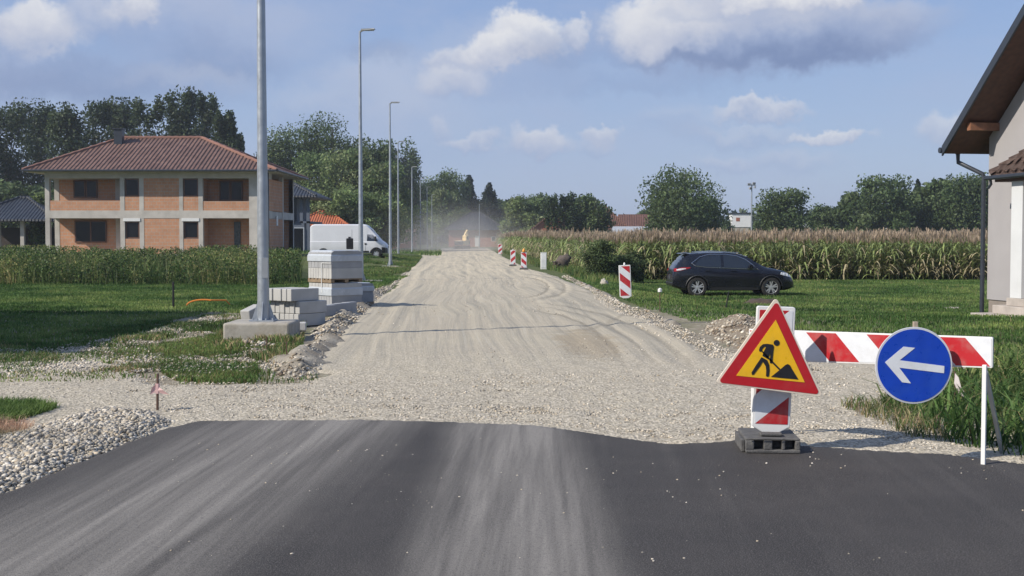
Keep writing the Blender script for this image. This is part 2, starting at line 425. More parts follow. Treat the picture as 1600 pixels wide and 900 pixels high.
RINGS = ((.2, 20.5, 1.38, 9.5, .05, .65), (.25, 20.5, 1.75, 11, .035, .45), (.2, 21, 2.3, 12, .04, .5), (.1, 46, 1.2, 10, .06, .6), (0.2, 47, 1.7, 13, .05, .5), (-.3, 33, 3.2, 11, .03, .45))
def m_road():
    m = bpy.data.materials.new('crushed limestone'); t = NT(m); p = t.pos(); x, y, z = t.sep(p)[:3]
    xr = t.math('ADD', x, t.math('MULTIPLY', y, .046))
    w = t.math('MULTIPLY', t.math('SUBTRACT', t.noise(t.comb(t.math('MULTIPLY', xr, .25), t.math('MULTIPLY', y, .05), 3.0), 1.0, 2), .5), 1.6)
    xw = t.math('ADD', xr, w)
    streak = t.noise(t.comb(t.math('MULTIPLY', xw, 3.2), t.math('MULTIPLY', y, .05), 0.0), 1.0, 7, .68)
    fine = t.noise(t.comb(t.math('MULTIPLY', xw, 14.0), t.math('MULTIPLY', y, .16), 0.0), 1.0, 5, .6)
    big = t.noise(p, .22, 5, .6); grit = t.noise(p, 30, 5, .75)
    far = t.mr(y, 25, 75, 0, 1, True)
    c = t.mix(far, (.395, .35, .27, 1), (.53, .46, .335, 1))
    c = t.mix(t.mr(big, .38, .62, 0, .6), c, (.43, .385, .29, 1))
    deep = t.mr(y, 15.5, 19, 0, 1, True)
    c = t.mix(t.math('MULTIPLY', t.mr(streak, .48, .64, 0, .75), deep), c, (.25, .235, .195, 1))
    c = t.mix(t.math('MULTIPLY', t.mr(fine, .50, .66, 0, .6), deep), c, (.29, .27, .225, 1))
    c = t.mix(t.math('MULTIPLY', t.mr(fine, .46, .30, 0, .35), deep), c, (.50, .475, .40, 1))
    for (cx_, cy_, rx_, ry_, wd_, am_) in RINGS:
        q = t.n('ShaderNodeVectorMath', _operation='LENGTH', i0=t.comb(t.math('DIVIDE', t.math('SUBTRACT', x, cx_), rx_), t.math('DIVIDE', t.math('SUBTRACT', y, cy_), ry_), 0.0)).outputs['Value']
        q = t.math('ADD', q, t.math('MULTIPLY', t.math('SUBTRACT', big, .5), .25))
        rm = t.math('MULTIPLY', deep, t.math('MULTIPLY', t.mr(t.math('ABSOLUTE', t.math('SUBTRACT', q, 1.0)), wd_, wd_ * .3, 0, am_, True), t.mr(x, cx_ + rx_ * .1, cx_ + rx_ * .6)))
        c = t.mix(rm, c, (.20, .18, .14, 1))
    so = t.n('ShaderNodeVectorMath', _operation='LENGTH', i0=t.comb(t.math('DIVIDE', t.math('SUBTRACT', x, 1.25), .55), t.math('DIVIDE', t.math('SUBTRACT', y, 20.5), 3.2), 0.0)).outputs['Value']
    c = t.mix(t.math('MULTIPLY', t.mr(t.math('ADD', so, t.math('MULTIPLY', t.math('SUBTRACT', t.noise(p, 2.0, 5), .5), 1.6)), 1.1, .6, 0, .55, True), 1.0), c, (.27, .215, .14, 1))
    gam = t.mr(y, 13.5, 19.0, 1, .3, True)
    c = t.mix(t.math('MULTIPLY', t.mr(grit, .54, .74, 0, .6), gam), c, (.17, .155, .13, 1))
    c = t.mix(t.math('MULTIPLY', t.mr(grit, .44, .28, 0, .5), gam), c, (.60, .56, .47, 1))
    vo = t.n('ShaderNodeTexVoronoi', Vector=p, Scale=42.0)
    peb = vo.outputs['Color']; pv = t.sep(peb)[0]
    nearv = t.mr(y, 13.0, 22.0, .75, .12, True)
    c = t.mix(t.math('MULTIPLY', t.mr(pv, .55, .95), nearv), c, (.20, .18, .15, 1))
    c = t.mix(t.math('MULTIPLY', t.mr(pv, .45, .05), nearv), c, (.60, .54, .44, 1))
    h = t.math('ADD', t.math('MULTIPLY', grit, t.math('MULTIPLY', gam, .5)), t.math('ADD', t.math('MULTIPLY', fine, .35), t.math('ADD', t.math('MULTIPLY', streak, .8), t.math('MULTIPLY', vo.outputs['Distance'], t.math('MULTIPLY', nearv, .8)))))
    t.finish(c, .95, h, .6, .03, spec=.1); return m

def m_asphalt():
    m = bpy.data.materials.new('fresh asphalt with dust tracks'); t = NT(m); p = t.pos(); x, y, z = t.sep(p)[:3]
    wob = t.math('MULTIPLY', t.math('SUBTRACT', t.noise(t.comb(0.0, t.math('MULTIPLY', y, .35), 0.0), 1.0, 2), .5), .25)
    st = t.noise(t.comb(t.math('MULTIPLY', t.math('SUBTRACT', x, t.math('MULTIPLY', y, .07)), 4.2), t.math('MULTIPLY', y, .14), 0.0), 1.0, 6, .62)
    st2 = t.noise(t.comb(t.math('MULTIPLY', t.math('SUBTRACT', x, t.math('MULTIPLY', y, .02)), 15.0), t.math('MULTIPLY', y, .3), 2.0), 1.0, 4, .6)
    def band(cx, slope, half, soft, amt):
        u = t.math('SUBTRACT', t.math('ADD', x, wob), t.math('ADD', t.math('MULTIPLY', y, slope), cx))
        return t.math('MULTIPLY', t.mr(t.math('ABSOLUTE', u), half + soft, half - soft, 0, 1, True), amt)
    b = t.math('ADD', band(-3.15, .118, .78, .42, .80), t.math('ADD', band(0.0, .0, .50, .22, .85), band(-4.4, .13, .25, .35, .14)))
    b = t.math('MULTIPLY', b, t.mr(st, .3, .62, .55, 1.15))
    b = t.math('SUBTRACT', b, t.math('MULTIPLY', band(-2.62, .115, .05, .06, .25), 1.0))
    b = t.math('SUBTRACT', b, t.math('MULTIPLY', band(-.36, .0, .045, .05, .3), 1.0))
    b = t.math('ADD', b, t.mr(st, .5, .75, 0, .12)); b = t.math('MULTIPLY', b, t.mr(st2, .30, .62, .55, 1.15), clamp=True)
    patch_ = t.noise(p, 1.1, 5, .6)
    a = t.mix(t.mr(patch_, .35, .7), (.034, .0305, .028, 1), (.054, .048, .043, 1))
    g = t.noise(p, 38, 4, .8); g2 = t.noise(p, 120, 3, .8)
    c = t.mix(b, a, (.25, .232, .205, 1))
    c = t.mix(t.mr(g2, .52, .66, 0, .75), c, (.24, .225, .205, 1)); c = t.mix(t.mr(g2, .47, .34, 0, .75), c, (.018, .020, .022, 1)); c = t.mix(t.mr(g, .48, .32, 0, .45), c, (.028, .027, .028, 1))
    c = t.mix(t.mr(t.noise(p, 2.4, 6, .7), .66, .78, 0, .3), c, (.2, .19, .165, 1))
    t.finish(c, .82, t.math('ADD', g, g2), .55, .008, spec=.28); return m

def m_dirt(name, c1, c2, c3):
    m = bpy.data.materials.new(name); t = NT(m); p = t.pos()
    a = t.noise(p, 2.2, 6, .65); b = t.noise(p, 24, 5, .7)
    c = t.mix(t.mr(a, .38, .62), c1, c2); c = t.mix(t.mr(b, .5, .7, 0, .7), c, c3)
    t.finish(c, .95, b, .8, .04, spec=.1); return m

MG, MR_, MA = m_ground(), m_road(), m_asphalt()
MD = m_dirt('brown dug soil', (.17, .13, .095, 1), (.27, .23, .17, 1), (.42, .39, .32, 1))
MP = m_dirt('pale crushed stone', (.42, .365, .28, 1), (.50, .44, .35, 1), (.22, .19, .145, 1))
MQ = m_dirt('dirty rubble', (.25, .22, .175, 1), (.38, .35, .29, 1), (.14, .115, .085, 1))
MSTONE = M_attr('stone faces', .85, spec=.2); MLEAF = M_attr('leaf faces', .55, .35, .25, 1.08); MGRASS = M_attr('grass faces', .6, .35, .2)

# ground sheet out to the horizon
far_ = [70, 90, 120, 160, 220, 300, 420, 600, 900, 1400]
gx = np.array([-v for v in far_[::-1]] + list(np.arange(-60, 60.1, .6)) + far_)
gy = np.array([-300, -120, -60, -30, -15] + list(np.arange(-10, 125, .6)) + [130, 140, 160, 200, 260, 340, 450, 620, 900, 1500, 2400])
X, Y = np.meshgrid(gx, gy); nx = len(gx); idx = np.arange(X.size).reshape(X.shape)
Fc = np.stack([idx[:-1, :-1].ravel(), idx[:-1, 1:].ravel(), idx[1:, 1:].ravel(), idx[1:, :-1].ravel()], 1)
g = np_obj('ground', np.stack([X.ravel(), Y.ravel(), ground_z(X, Y).ravel()], 1), Fc, MG, smooth=True); tagit(g, kind='structure')

# gravel road: main lane, crossing and the side lane as one sheet of crushed stone
road_poly = W([(-300, 560), (0, 556), (120, 545), (150, 530), (220, 515), (330, 491), (365, 492), (330, 508), (240, 530), (150, 548), (200, 562), (255, 556), (262, 585), (290, 599), (430, 599), (470, 588), (420, 565), (440, 550), (490, 545), (505, 520), (540, 490), (568, 468), (600, 452), (622, 430), (642, 412), (658, 399), (600, 398), (600, 392.5), (676, 391), (690, 387.6), (764, 387.6), (776, 393), (797, 404), (835, 420), (880, 432), (925, 450), (960, 466), (1000, 488), (1040, 497), (1070, 514), (1130, 548), (1240, 562), (1400, 566), (1600, 568), (1900, 570), (1900, 760), (1300, 720), (800, 700), (100, 700), (-300, 720)])
def ruts(X, Y):
    xr = X + .046 * Y; h = 0 * X
    for c, wd, dp in ((-.9, .12, .010), (.1, .10, .007), (.7, .12, .010), (1.9, .14, .010), (2.6, .1, .007), (3.3, .14, .012), (-1.7, .2, .018)):
        cc = c + .22 * np.sin(Y * .055 + c * 3) + .05 * np.sin(Y * .21 + c)
        h = h - dp * np.exp(-((xr - cc) / wd) ** 2) * sm((Y - 15) / 4) + dp * .7 * np.exp(-((xr - cc - wd * 1.7) / (wd * .6)) ** 2) * sm((Y - 15) / 4)
    # turning arcs of a lorry swinging to the right-hand verge
    for (cx, cy, rx, ry, wd_, am_) in RINGS[:5]:
        rr = np.hypot((X - cx) / rx, (Y - cy) / ry) * rx; r = rx
        mk = sm((X - cx) / rx / .6)
        mk = mk * sm((Y - 16.5) / 2); h = h - .014 * np.exp(-((rr - r) / .12) ** 2) * mk + .018 * np.exp(-((rr - r - .22) / .12) ** 2) * mk
    return h + (fbm(X * 9, Y * 9, 21) - .5) * .035 * (1 - sm((Y - 14) / 6) * .6)
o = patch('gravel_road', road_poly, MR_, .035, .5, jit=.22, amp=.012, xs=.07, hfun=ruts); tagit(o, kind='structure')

def W2(pts):
    out = []
    for p in pts:
        q = P(*p); s_ = (EYE - .05) / EYE; out.append((q.x * s_, q.y * s_))
    return out
as_poly = W2([(0, 768), (60, 742), (140, 710), (200, 686), (250, 668), (310, 656), (400, 655), (560, 654), (700, 657), (850, 663), (900, 670), (960, 679), (1010, 686), (1050, 691), (1110, 689), (1160, 684), (1250, 693), (1350, 701), (1480, 707), (1600, 722), (1780, 738)]) + [(12, 9), (14, -8), (-12, -8), (-6.5, 5), (-4.8, 6.3)]
o = patch('asphalt_road', as_poly, MA, .05, .07, jit=.035, jf=2.5, amp=.004, af=.6, xs=.045, yr=.004, low=-.02); tagit(o, kind='structure')

mound_poly = W([(-350, 700), (-60, 690), (0, 674), (60, 655), (100, 643), (200, 637), (290, 646), (330, 662), (280, 690), (220, 712), (160, 740), (80, 775), (0, 810), (-150, 890), (-400, 960)])
o = patch('stone_verge', mound_poly, MP, .085, .6, jit=.08, amp=.035, af=2.2, xs=.05); tagit(o, kind='structure')
heap_poly = W([(1066, 520), (1082, 503), (1130, 497), (1190, 499), (1245, 512), (1300, 545), (1240, 562), (1150, 552), (1110, 545)])
o = patch('soil_bank', heap_poly, MD, .23, 1.3, jit=.2, amp=.13, af=1.6, xs=.07); tagit(o, kind='structure')
bankL = W([(395, 596), (398, 568), (430, 552), (462, 540), (462, 522), (500, 494), (552, 462), (600, 446), (622, 428), (646, 414), (644, 426), (616, 458), (582, 500), (555, 535), (535, 580), (510, 606)])
o = patch('rubble_bank', bankL, MQ, .20, .9, jit=.35, amp=.13, af=3.0, xs=.07); tagit(o, kind='structure')
bankR = W([(890, 428), (925, 444), (962, 460), (1000, 480), (1045, 492), (1080, 508), (1068, 518), (1000, 500), (950, 478), (900, 448), (868, 432)])
o = patch('verge_bank', bankR, MQ, .16, .8, jit=.25, amp=.08, af=1.6, xs=.08); tagit(o, kind='structure')
dirtL = W([(330, 545), (350, 505), (400, 498), (480, 505), (475, 545), (430, 575), (380, 560)])
o = patch('bare_soil', dirtL, MD, .05, .6, jit=.4, amp=.05, af=1.6, xs=.08); tagit(o, kind='structure')
sandH = W([(300, 414), (330, 405), (420, 405), (440, 414), (400, 422), (330, 421)])
o = patch('sand_heap', sandH, M('heaped sand', (.45, .40, .32), .95, bump=.5, bscale=6), .5, 3.0, jit=.5, amp=.12, af=.8, xs=.3); tagit(o, kind='structure')

# loose stones
LIME = [(.49, .435, .35), (.42, .375, .30), (.35, .32, .265), (.56, .51, .425), (.26, .235, .19), (.45, .375, .27)]
def road_top(x, y): return ground_z(x, y) + .03
parts = []
def add_st(poly, n, size, top=road_top, tones=LIME, decay=None):
    p_ = rand_in(poly, n, RNG, decay); parts.append(stones(p_, top, size, tones, RNG))
front = W([(230, 640), (330, 640), (560, 636), (900, 640), (1250, 655), (1480, 680), (1520, 712), (1350, 703), (1250, 697), (1160, 688), (1110, 693), (1010, 688), (900, 672), (700, 660), (560, 657), (310, 659)])
add_st(front, 13000, (.009, .032), decay=lambda x, y: .25 + .75 * sm((fbm(x * 1.3, y * 2.2, 51) - .40) / .2))
cross = W([(-60, 600), (400, 602), (900, 585), (1350, 575), (1500, 660), (1300, 672), (900, 655), (300, 650), (-60, 640)])
add_st(cross, 8000, (.010, .036), decay=lambda x, y: .15 + .85 * sm((fbm(x * .6, y * 1.1, 31) - .42) / .2))
lane = W([(-80, 545), (120, 545), (230, 520), (330, 495), (360, 498), (250, 532), (260, 580), (120, 592), (-80, 595)])
add_st(lane, 6000, (.015, .06), decay=lambda x, y: .1 + .9 * sm((fbm(x * .7, y * .9, 35) - .42) / .15))
add_st(W([(-80, 543), (120, 536), (260, 512), (360, 492), (480, 505), (470, 560), (500, 600), (-80, 602)]), 6000, (.012, .05), decay=lambda x, y: sm((.52 - fbm(x * .9, y * .9, 61)) / .12))
allroad = W([(520, 570), (560, 500), (640, 430), (850, 430), (990, 490), (1120, 548), (1250, 565)])
add_st(allroad, 3500, (.012, .04), decay=lambda x, y: sm((fbm(x * .5, y * .3, 12) - .4) / .2))
right_v = W([(925, 452), (1000, 490), (1070, 516), (1150, 555), (1300, 570), (1250, 600), (1100, 560), (1000, 515), (930, 470)])
add_st(right_v, 6000, (.015, .06), decay=lambda x, y: .2 + .8 * sm((fbm(x * .9, y * .5, 71) - .42) / .15))
o = tagit(np_obj('loose_gravel', *merge(parts)[:2], MSTONE, merge(parts)[2]), kind='stuff')
parts = []
mtop = lambda x, y: ground_z(x, y) - .08 + .165 * sm(sdist(x, y, mound_poly) / .6) + (fbm(x * 2.2, y * 2.2, 2) - .5) * .07 * sm(sdist(x, y, mound_poly) / .6)
add_st(W([(-150, 700), (-60, 690), (0, 674), (60, 655), (100, 643), (200, 637), (290, 646), (322, 659), (275, 678), (210, 703), (150, 727), (70, 760), (0, 789), (-150, 850)]), 26000, (.012, .062), top=mtop)
o = tagit(np_obj('verge_stones', *merge(parts)[:2], MSTONE, merge(parts)[2]), kind='stuff')
parts = []
DT = [(.30, .25, .19), (.42, .38, .30), (.22, .17, .12), (.5, .46, .38), (.36, .31, .24)]
htop = lambda pl, z0, e, am=.12, af=3.0: (lambda x, y: ground_z(x, y) - .08 + ((z0 + .08) + (fbm(x * af, y * af, 2) - .5) * 2 * am) * sm(sdist(x, y, pl) / e) + .01)
add_st(heap_poly, 3000, (.02, .085), top=htop(heap_poly, .23, 1.3, .13, 1.6), tones=DT)
add_st(bankL, 11000, (.02, .09), top=htop(bankL, .20, .9, .13, 3.0), tones=LIME + DT)
add_st(bankR, 3500, (.02, .09), top=htop(bankR, .16, .8, .08, 1.6), tones=LIME + DT[:3])
add_st(dirtL, 900, (.03, .12), top=htop(dirtL, .05, .6, .05, 1.6), tones=DT)
o = tagit(np_obj('bank_rubble', *merge(parts)[:2], MSTONE, merge(parts)[2]), kind='stuff')
parts = []
for pl, n in ((as_poly, 380),):
    p_ = rand_in(W([(0, 880), (330, 662), (900, 676), (1560, 730), (1700, 900)]), n, RNG, decay=lambda x, y: .1 + .9 * sm((fbm(x * .8, y * .8, 44) - .45) / .2))
    parts.append(stones(p_, lambda x, y: ground_z(x, y) + .048, (.004, .02), LIME, RNG))
o = tagit(np_obj('asphalt_pebbles', *merge(parts)[:2], MSTONE, merge(parts)[2]), kind='stuff')

# ================================================================== grass
GT = [(.088, .158, .038), (.105, .178, .046), (.07, .13, .033), (.135, .19, .058)]
STRAW = [(.26, .22, .11), (.32, .27, .15), (.20, .17, .08)]
def patchy(V, Fc, C, k_=1.0, f=.45):
    g_ = V[Fc[:, 0]]; a = fbm(g_[:, 0] * f, g_[:, 1] * f, 91, 5) - .5; b = fbm(g_[:, 0] * f * 3.1, g_[:, 1] * f * 3.1, 17, 3) - .5
    q = (1 + k_ * (1.5 * a + .8 * b))[:, None]; y_ = np.clip(2.2 * a + 1.2 * b, -.4, .6)[:, None] * k_
    return np.clip(C * q * (1 + y_ * np.array([.55, .10, .25])), .01, .8)
def grass(name, specs, mat=None):
    ps = [blades(rand_in(pl, n, RNG, dc), ground_z, h, w, bd, tn, RNG, bz) for (pl, n, h, w, bd, tn, bz, dc) in specs]
    V, Fc, C = merge(ps); C = patchy(V, Fc, C); return tagit(np_obj(name, V, Fc, mat or MGRASS, C), kind='stuff')
pn = lambda f, a, s_: (lambda x, y: sm((fbm(x * f, y * f, s_) - a) / .12))
lawnL = W([(-150, 447), (440, 447), (420, 488), (360, 490), (330, 488), (215, 514), (140, 540), (0, 552), (-150, 556)])
lawnL2 = W([(-150, 440), (640, 432), (600, 446), (540, 470), (470, 478), (420, 470), (-150, 470)])
tuft = W([(235, 556), (250, 540), (330, 525), (380, 530), (460, 540), (430, 556), (405, 570), (400, 600), (290, 602), (255, 586)])
near = W([(-60, 634), (60, 637), (92, 643), (58, 655), (0, 672), (-60, 690)])
lawnR = W([(880, 432), (1000, 428), (1700, 428), (1700, 560), (1300, 562), (1190, 500), (1080, 503), (1040, 490), (1000, 480), (960, 462), (925, 447)])
worn = W([(-80, 528), (200, 505), (380, 488), (480, 500), (470, 560), (500, 600), (-80, 602)])
grass('lawn_grass', [
    (worn, 16000, (.025, .09), (.01, .02), (.2, .8), GT + [(.13, .12, .05)], .01, pn(.9, .47, 61)),
    (lawnL, 110000, (.03, .085), (.014, .026), (.2, .7), GT, 0, None), (lawnL2, 70000, (.05, .11), (.02, .035), (.2, .6), GT, 0, None),
    (tuft, 26000, (.025, .08), (.01, .018), (.3, .8), GT + [(.13, .12, .05)], 0, pn(1.2, .33, 8)),
    (dirtL, 5000, (.04, .14), (.012, .02), (.3, .8), GT + STRAW, .04, pn(1.5, .5, 18)),
    (near, 9000, (.05, .15), (.008, .015), (.3, .8), GT[:3], 0, None),
    (lane, 5000, (.03, .10), (.01, .02), (.3, .9), GT + STRAW, .02, pn(1.0, .55, 28)),
    (lawnR, 200000, (.03, .085), (.016, .03), (.2, .7), GT, 0, None),
    (lawnR, 3000, (.08, .2), (.008, .016), (.1, .5), STRAW + GT, 0, pn(.4, .5, 13)),
    (W([(-700, 431), (690, 400), (690, 392), (-700, 392)]), 40000, (.15, .4), (.06, .12), (.2, .5), GT, 0, None),
    (W([(560, 445), (640, 424), (660, 402), (560, 402)]), 26000, (.05, .16), (.025, .045), (.2, .6), GT + [(.17, .17, .07)], .03, pn(.35, .38, 70)),
])
# verge meadow between road and maize, with straw tops
verge = W([(779, 391), (800, 402), (840, 418), (885, 428), (930, 444), (1010, 440), (1010, 424), (900, 404), (830, 392), (795, 386)])
verge_up = W([(779, 389), (810, 398), (860, 407), (915, 418), (1000, 428), (1010, 424), (900, 402), (830, 390), (795, 386)])
grass('verge_grass', [
    (verge, 42000, (.12, .42), (.018, .035), (.2, .7), GT + [(.14, .16, .05), (.18, .18, .07)], 0, None),
    (verge_up, 14000, (.45, 1.2), (.02, .035), (.15, .5), STRAW + GT + [(.18, .19, .07), (.15, .17, .06)], 0, None)])
# rank weeds at the corner by the barrier
weedp = W([(1385, 640), (1420, 612), (1500, 596), (1600, 572), (1760, 570), (1800, 735), (1600, 726), (1545, 712), (1490, 700), (1440, 668)])
WT = [(.055, .11, .028), (.08, .145, .038), (.13, .175, .06), (.045, .09, .022)]
grass('corner_weeds', [
    (weedp, 5500, (.10, .30), (.010, .022), (.4, .95), WT, 0, None),
    (weedp, 1900, (.26, .50), (.018, .034), (.6, .97), WT, 0, lambda x, y: .15 + .85 * sm((x - 3.2) / 1.2)),
    (weedp, 450, (.15, .45), (.006, .011), (.5, .95), STRAW + [(.2, .12, .07)], 0, None),
    (W([(1310, 640), (1400, 635), (1450, 668), (1490, 700), (1420, 690), (1370, 665)]), 900, (.05, .2), (.006, .012), (.5, .95), STRAW + WT + [(.18, .13, .09)], .03, None)])
grass('dry_straw', [(W([(-60, 668), (0, 672), (50, 676), (30, 700), (-60, 715)]), 2600, (.06, .2), (.004, .008), (.93, .995), [(.36, .29, .19), (.25, .19, .12)], .02, None)])
# tall weed belt in front of the brick house
belt = W([(-200, 446), (470, 446), (470, 420), (-200, 420)])
n = 95000; c2 = rand_in(belt, n, RNG); hmax = .45 + .95 * sm((fbm(c2[:, 0] * .9, c2[:, 1] * .5, 4) - .25) / .45)
zz = ground_z(c2[:, 0], c2[:, 1]) + hmax * np.sqrt(RNG.random(n))
V1, F1 = leafquads(np.stack([c2[:, 0], c2[:, 1], zz], 1), RNG.uniform(.03, .075, n), RNG)
tn = np.array([(.070, .115, .030), (.095, .145, .04), (.055, .09, .025), (.15, .165, .06)])[RNG.integers(0, 4, n)] * RNG.uniform(.7, 1.3, (n, 1))
F1t = np.concatenate([F1[:, [0, 1, 2]], F1[:, [0, 2, 3]]]); tn2 = np.concatenate([tn, tn])
b2 = blades(rand_in(belt, 9000, RNG), ground_z, (.6, 1.35), (.02, .035), (.1, .5), [(.07, .10, .03), (.09, .14, .04), (.16, .16, .07)], RNG)
V, Fc, C = merge([(V1, F1t, tn2), b2]); C = patchy(V, Fc, C, 1.3, .5); tagit(np_obj('weed_belt', V, Fc, MLEAF, C), kind='stuff')

# ================================================================== maize
def corn_template(rng, lo=0.0, leaves=10):
    Vs, Fs, Cs = [], [], []; nv = 0
    def strip(pts, ws, side, c):
        nonlocal nv
        for p_, w_ in zip(pts, ws): Vs.append(p_ - side * w_ / 2); Vs.append(p_ + side * w_ / 2)
        for i in range(len(pts) - 1): Fs.append((nv + 2 * i, nv + 2 * i + 1, nv + 2 * i + 3, nv + 2 * i + 2)); Cs.append(c)
        nv += 2 * len(pts)
    H = rng.uniform(1.85, 2.15)
    for a in (0, 1.57):
        sd = np.array([math.cos(a), math.sin(a), 0]); strip([np.array([0, 0, lo]), np.array([0, 0, H])], [.03, .02], sd, np.array([.13, .15, .05]))
    for i in range(leaves):
        z0 = max(lo, .25) + (H - .35 - max(lo, .25)) * (i / max(1, leaves - 1)); a = rng.uniform(0, 6.28); d = np.array([math.cos(a), math.sin(a), 0]); s_ = np.array([-d[1], d[0], 0])
        L = rng.uniform(.45, .8); up = rng.uniform(.25, .5); dr = rng.uniform(.2, .7)
        pts = [np.array([0, 0, z0]) + d * L * q + np.array([0, 0, up * q * 1.6 - dr * 1.6 * q * q]) for q in (0, .4, .75, 1.0)]
        dry = rng.random() < (.55 if z0 < .7 else .22)
        c = np.array([.44, .38, .23]) * rng.uniform(.7, 1.2) if dry else np.array([.22, .27, .10]) * rng.uniform(.7, 1.4)
        strip(pts, [.05, .085, .06, .01], s_, c)
    for i in range(6):
        a = rng.uniform(0, 6.28); d = np.array([math.cos(a), math.sin(a), 0]) * rng.uniform(.05, .16)
        strip([np.array([0, 0, H - .02]), np.array([0, 0, H + rng.uniform(.18, .36)]) + d], [.035, .022], np.array([-d[1], d[0], 0]) / np.linalg.norm(d), np.array([.36, .28, .20]) * rng.uniform(.75, 1.25))
    return np.array(Vs), np.array(Fs), np.array(Cs)
def plant_corn(pts, temps, rng):
    out = []
    which = rng.integers(0, len(temps), len(pts))
    for k_, (V, Fq, C) in enumerate(temps):
        p_ = pts[which == k_]; n = len(p_)
        if not n: continue
        a = rng.uniform(0, 6.28, n); s_ = rng.uniform(.88, 1.08, n); zs = ground_z(p_[:, 0], p_[:, 1])
        ca, sa = (np.cos(a) * s_)[:, None], (np.sin(a) * s_)[:, None]
        VV = np.stack([V[None, :, 0] * ca - V[None, :, 1] * sa + p_[:, 0, None], V[None, :, 0] * sa + V[None, :, 1] * ca + p_[:, 1, None], V[None, :, 2] * s_[:, None] + zs[:, None]], 2)
        FF = (np.arange(n)[:, None, None] * len(V) + Fq[None]).reshape(-1, 4)
        CC = np.tile(C, (n, 1)) * np.repeat(rng.uniform(.8, 1.2, n), len(Fq))[:, None]
        out.append((VV.reshape(-1, 3), FF, CC))
    return merge(out)
crng = np.random.default_rng(5)
full = [corn_template(crng) for _ in range(8)]; tops = [corn_template(crng, .9, 5) for _ in range(6)]
cf = [tuple(P(1000, 432)[:2]), tuple(P(1700, 431)[:2])]
y_front = 61.0
p_front = rand_in([(5.6, y_front), (34, y_front), (34, y_front + 6), (5.0, y_front + 6)], 2300, crng)
p_left = rand_in([(5.6, 61), (8.5, 61), (5.5, 110), (1.5, 190), (-2.2, 190), (1.3, 100), (3.3, 75)], 1500, crng)
p_mid = rand_in([(5.0, 67), (36, 67), (62, 120), (95, 210), (-3, 210), (1.5, 110)], 8500, crng)
parts = [plant_corn(p_front, full, crng), plant_corn(p_left, full, crng), plant_corn(p_mid, tops, crng)]
V, Fc, C = merge(parts); tagit(np_obj('maize_field', V, Fc, MLEAF, C), kind='stuff')
# ================================================================== shared materials
GALV = M('galvanised steel', (.36, .39, .42), .42, .14, 5, metal=.55)
CONC = M('weathered concrete', (.36, .335, .285), .9, .2, 2.6, bump=.6, bscale=20, dirt=((.17, .14, .09), .85))
CONC2 = M('raw structural concrete', (.47, .44, .395), .9, .14, 1.2, bump=.3, bscale=8, dirt=((.26, .24, .21), .5))
KERB = M('grey kerb concrete', (.30, .305, .31), .9, .12, 3, bump=.4, bscale=30)
KERBL = M('pale kerb concrete', (.40, .395, .375), .9, .12, 3, bump=.4, bscale=30)
WRAP = M('clear plastic wrap', (.42, .45, .48), .22, .1, 4, bump=.5, bscale=7)
WOOD = M('pallet wood', (.22, .16, .10), .8, .25, 6, bump=.3)
RED = M('red reflective sheeting', (.42, .012, .018), .35, .06, 8, dirt=((.35, .08, .07), .3))
WHITE = M('white reflective sheeting', (.66, .68, .70), .35, .05, 8, dirt=((.45, .43, .38), .4))
CREAM = M('dusty white edge', (.70, .62, .50), .5, .08, 12)
YEL = M('yellow reflective sheeting', (.78, .44, .012), .35, .07, 9, dirt=((.55, .36, .08), .35))
BLK = M('black print', (.012, .012, .014), .45, .1, 9)
BLUE = M('blue reflective sheeting', (.006, .050, .40), .32, .10, 7, dirt=((.03, .10, .42), .5))
RUB = M('recycled rubber', (.085, .083, .08), .85, .25, 14, bump=.6, bscale=60, dirt=((.2, .19, .17), .6))
DARKM = M('anthracite painted metal', (.028, .034, .045), .4, .15, 3)
GLASS = M('dark window glass', (.010, .012, .015), .12, .2, .6, spec=.25)
FRAMEB = M('brown window frame', (.12, .055, .03), .5)
PLWHITE = M('white plastic', (.68, .68, .66), .45, .05)
RUST = M('rusted iron', (.09, .05, .035), .85, .3, 10)
BLKPL = M('black plastic', (.012, .012, .013), .5, .1)

def M_bricks(name, c1, c2, mort, bw=.38, bh=.24, ms=.018):
    m = bpy.data.materials.new(name); t = NT(m); p = t.obj(); n_ = t.n('ShaderNodeNewGeometry').outputs['Normal']
    x, y, z = t.sep(p)[:3]; nx_ = t.sep(t.n('ShaderNodeTexCoord').outputs['Normal'])[0]
    f = t.math('GREATER_THAN', t.math('ABSOLUTE', nx_), .6)
    u = t.math('ADD', t.math('MULTIPLY', x, t.math('SUBTRACT', 1.0, f)), t.math('MULTIPLY', y, f))
    b = t.n('ShaderNodeTexBrick', Vector=t.comb(u, z, 0.0), Color1=c4(c1), Color2=c4(c2), Mortar=c4(mort), Scale=1.0)
    b.inputs['Mortar Size'].default_value = ms; b.inputs['Mortar Smooth'].default_value = .3; b.inputs['Bias'].default_value = 0
    b.inputs['Brick Width'].default_value = bw; b.inputs['Row Height'].default_value = bh
    c = t.mix(t.mr(t.noise(p, 1.5, 5, .6), .35, .7, 0, .5), b.outputs['Color'], c4([q * .62 for q in c1[:3]]))
    c = t.mix(t.mr(t.noise(p, 4, 4, .7), .6, .75, 0, .4), c, c4(mort))
    t.finish(c, .9, b.outputs['Fac'], -.4, .02, spec=.15); MATS[name] = m; return m
BRICK = M_bricks('hollow clay block masonry', (.54, .285, .17), (.49, .25, .145), (.42, .37, .31))
BRICK2 = M_bricks('red brick masonry', (.36, .12, .07), (.30, .10, .06), (.28, .22, .18))

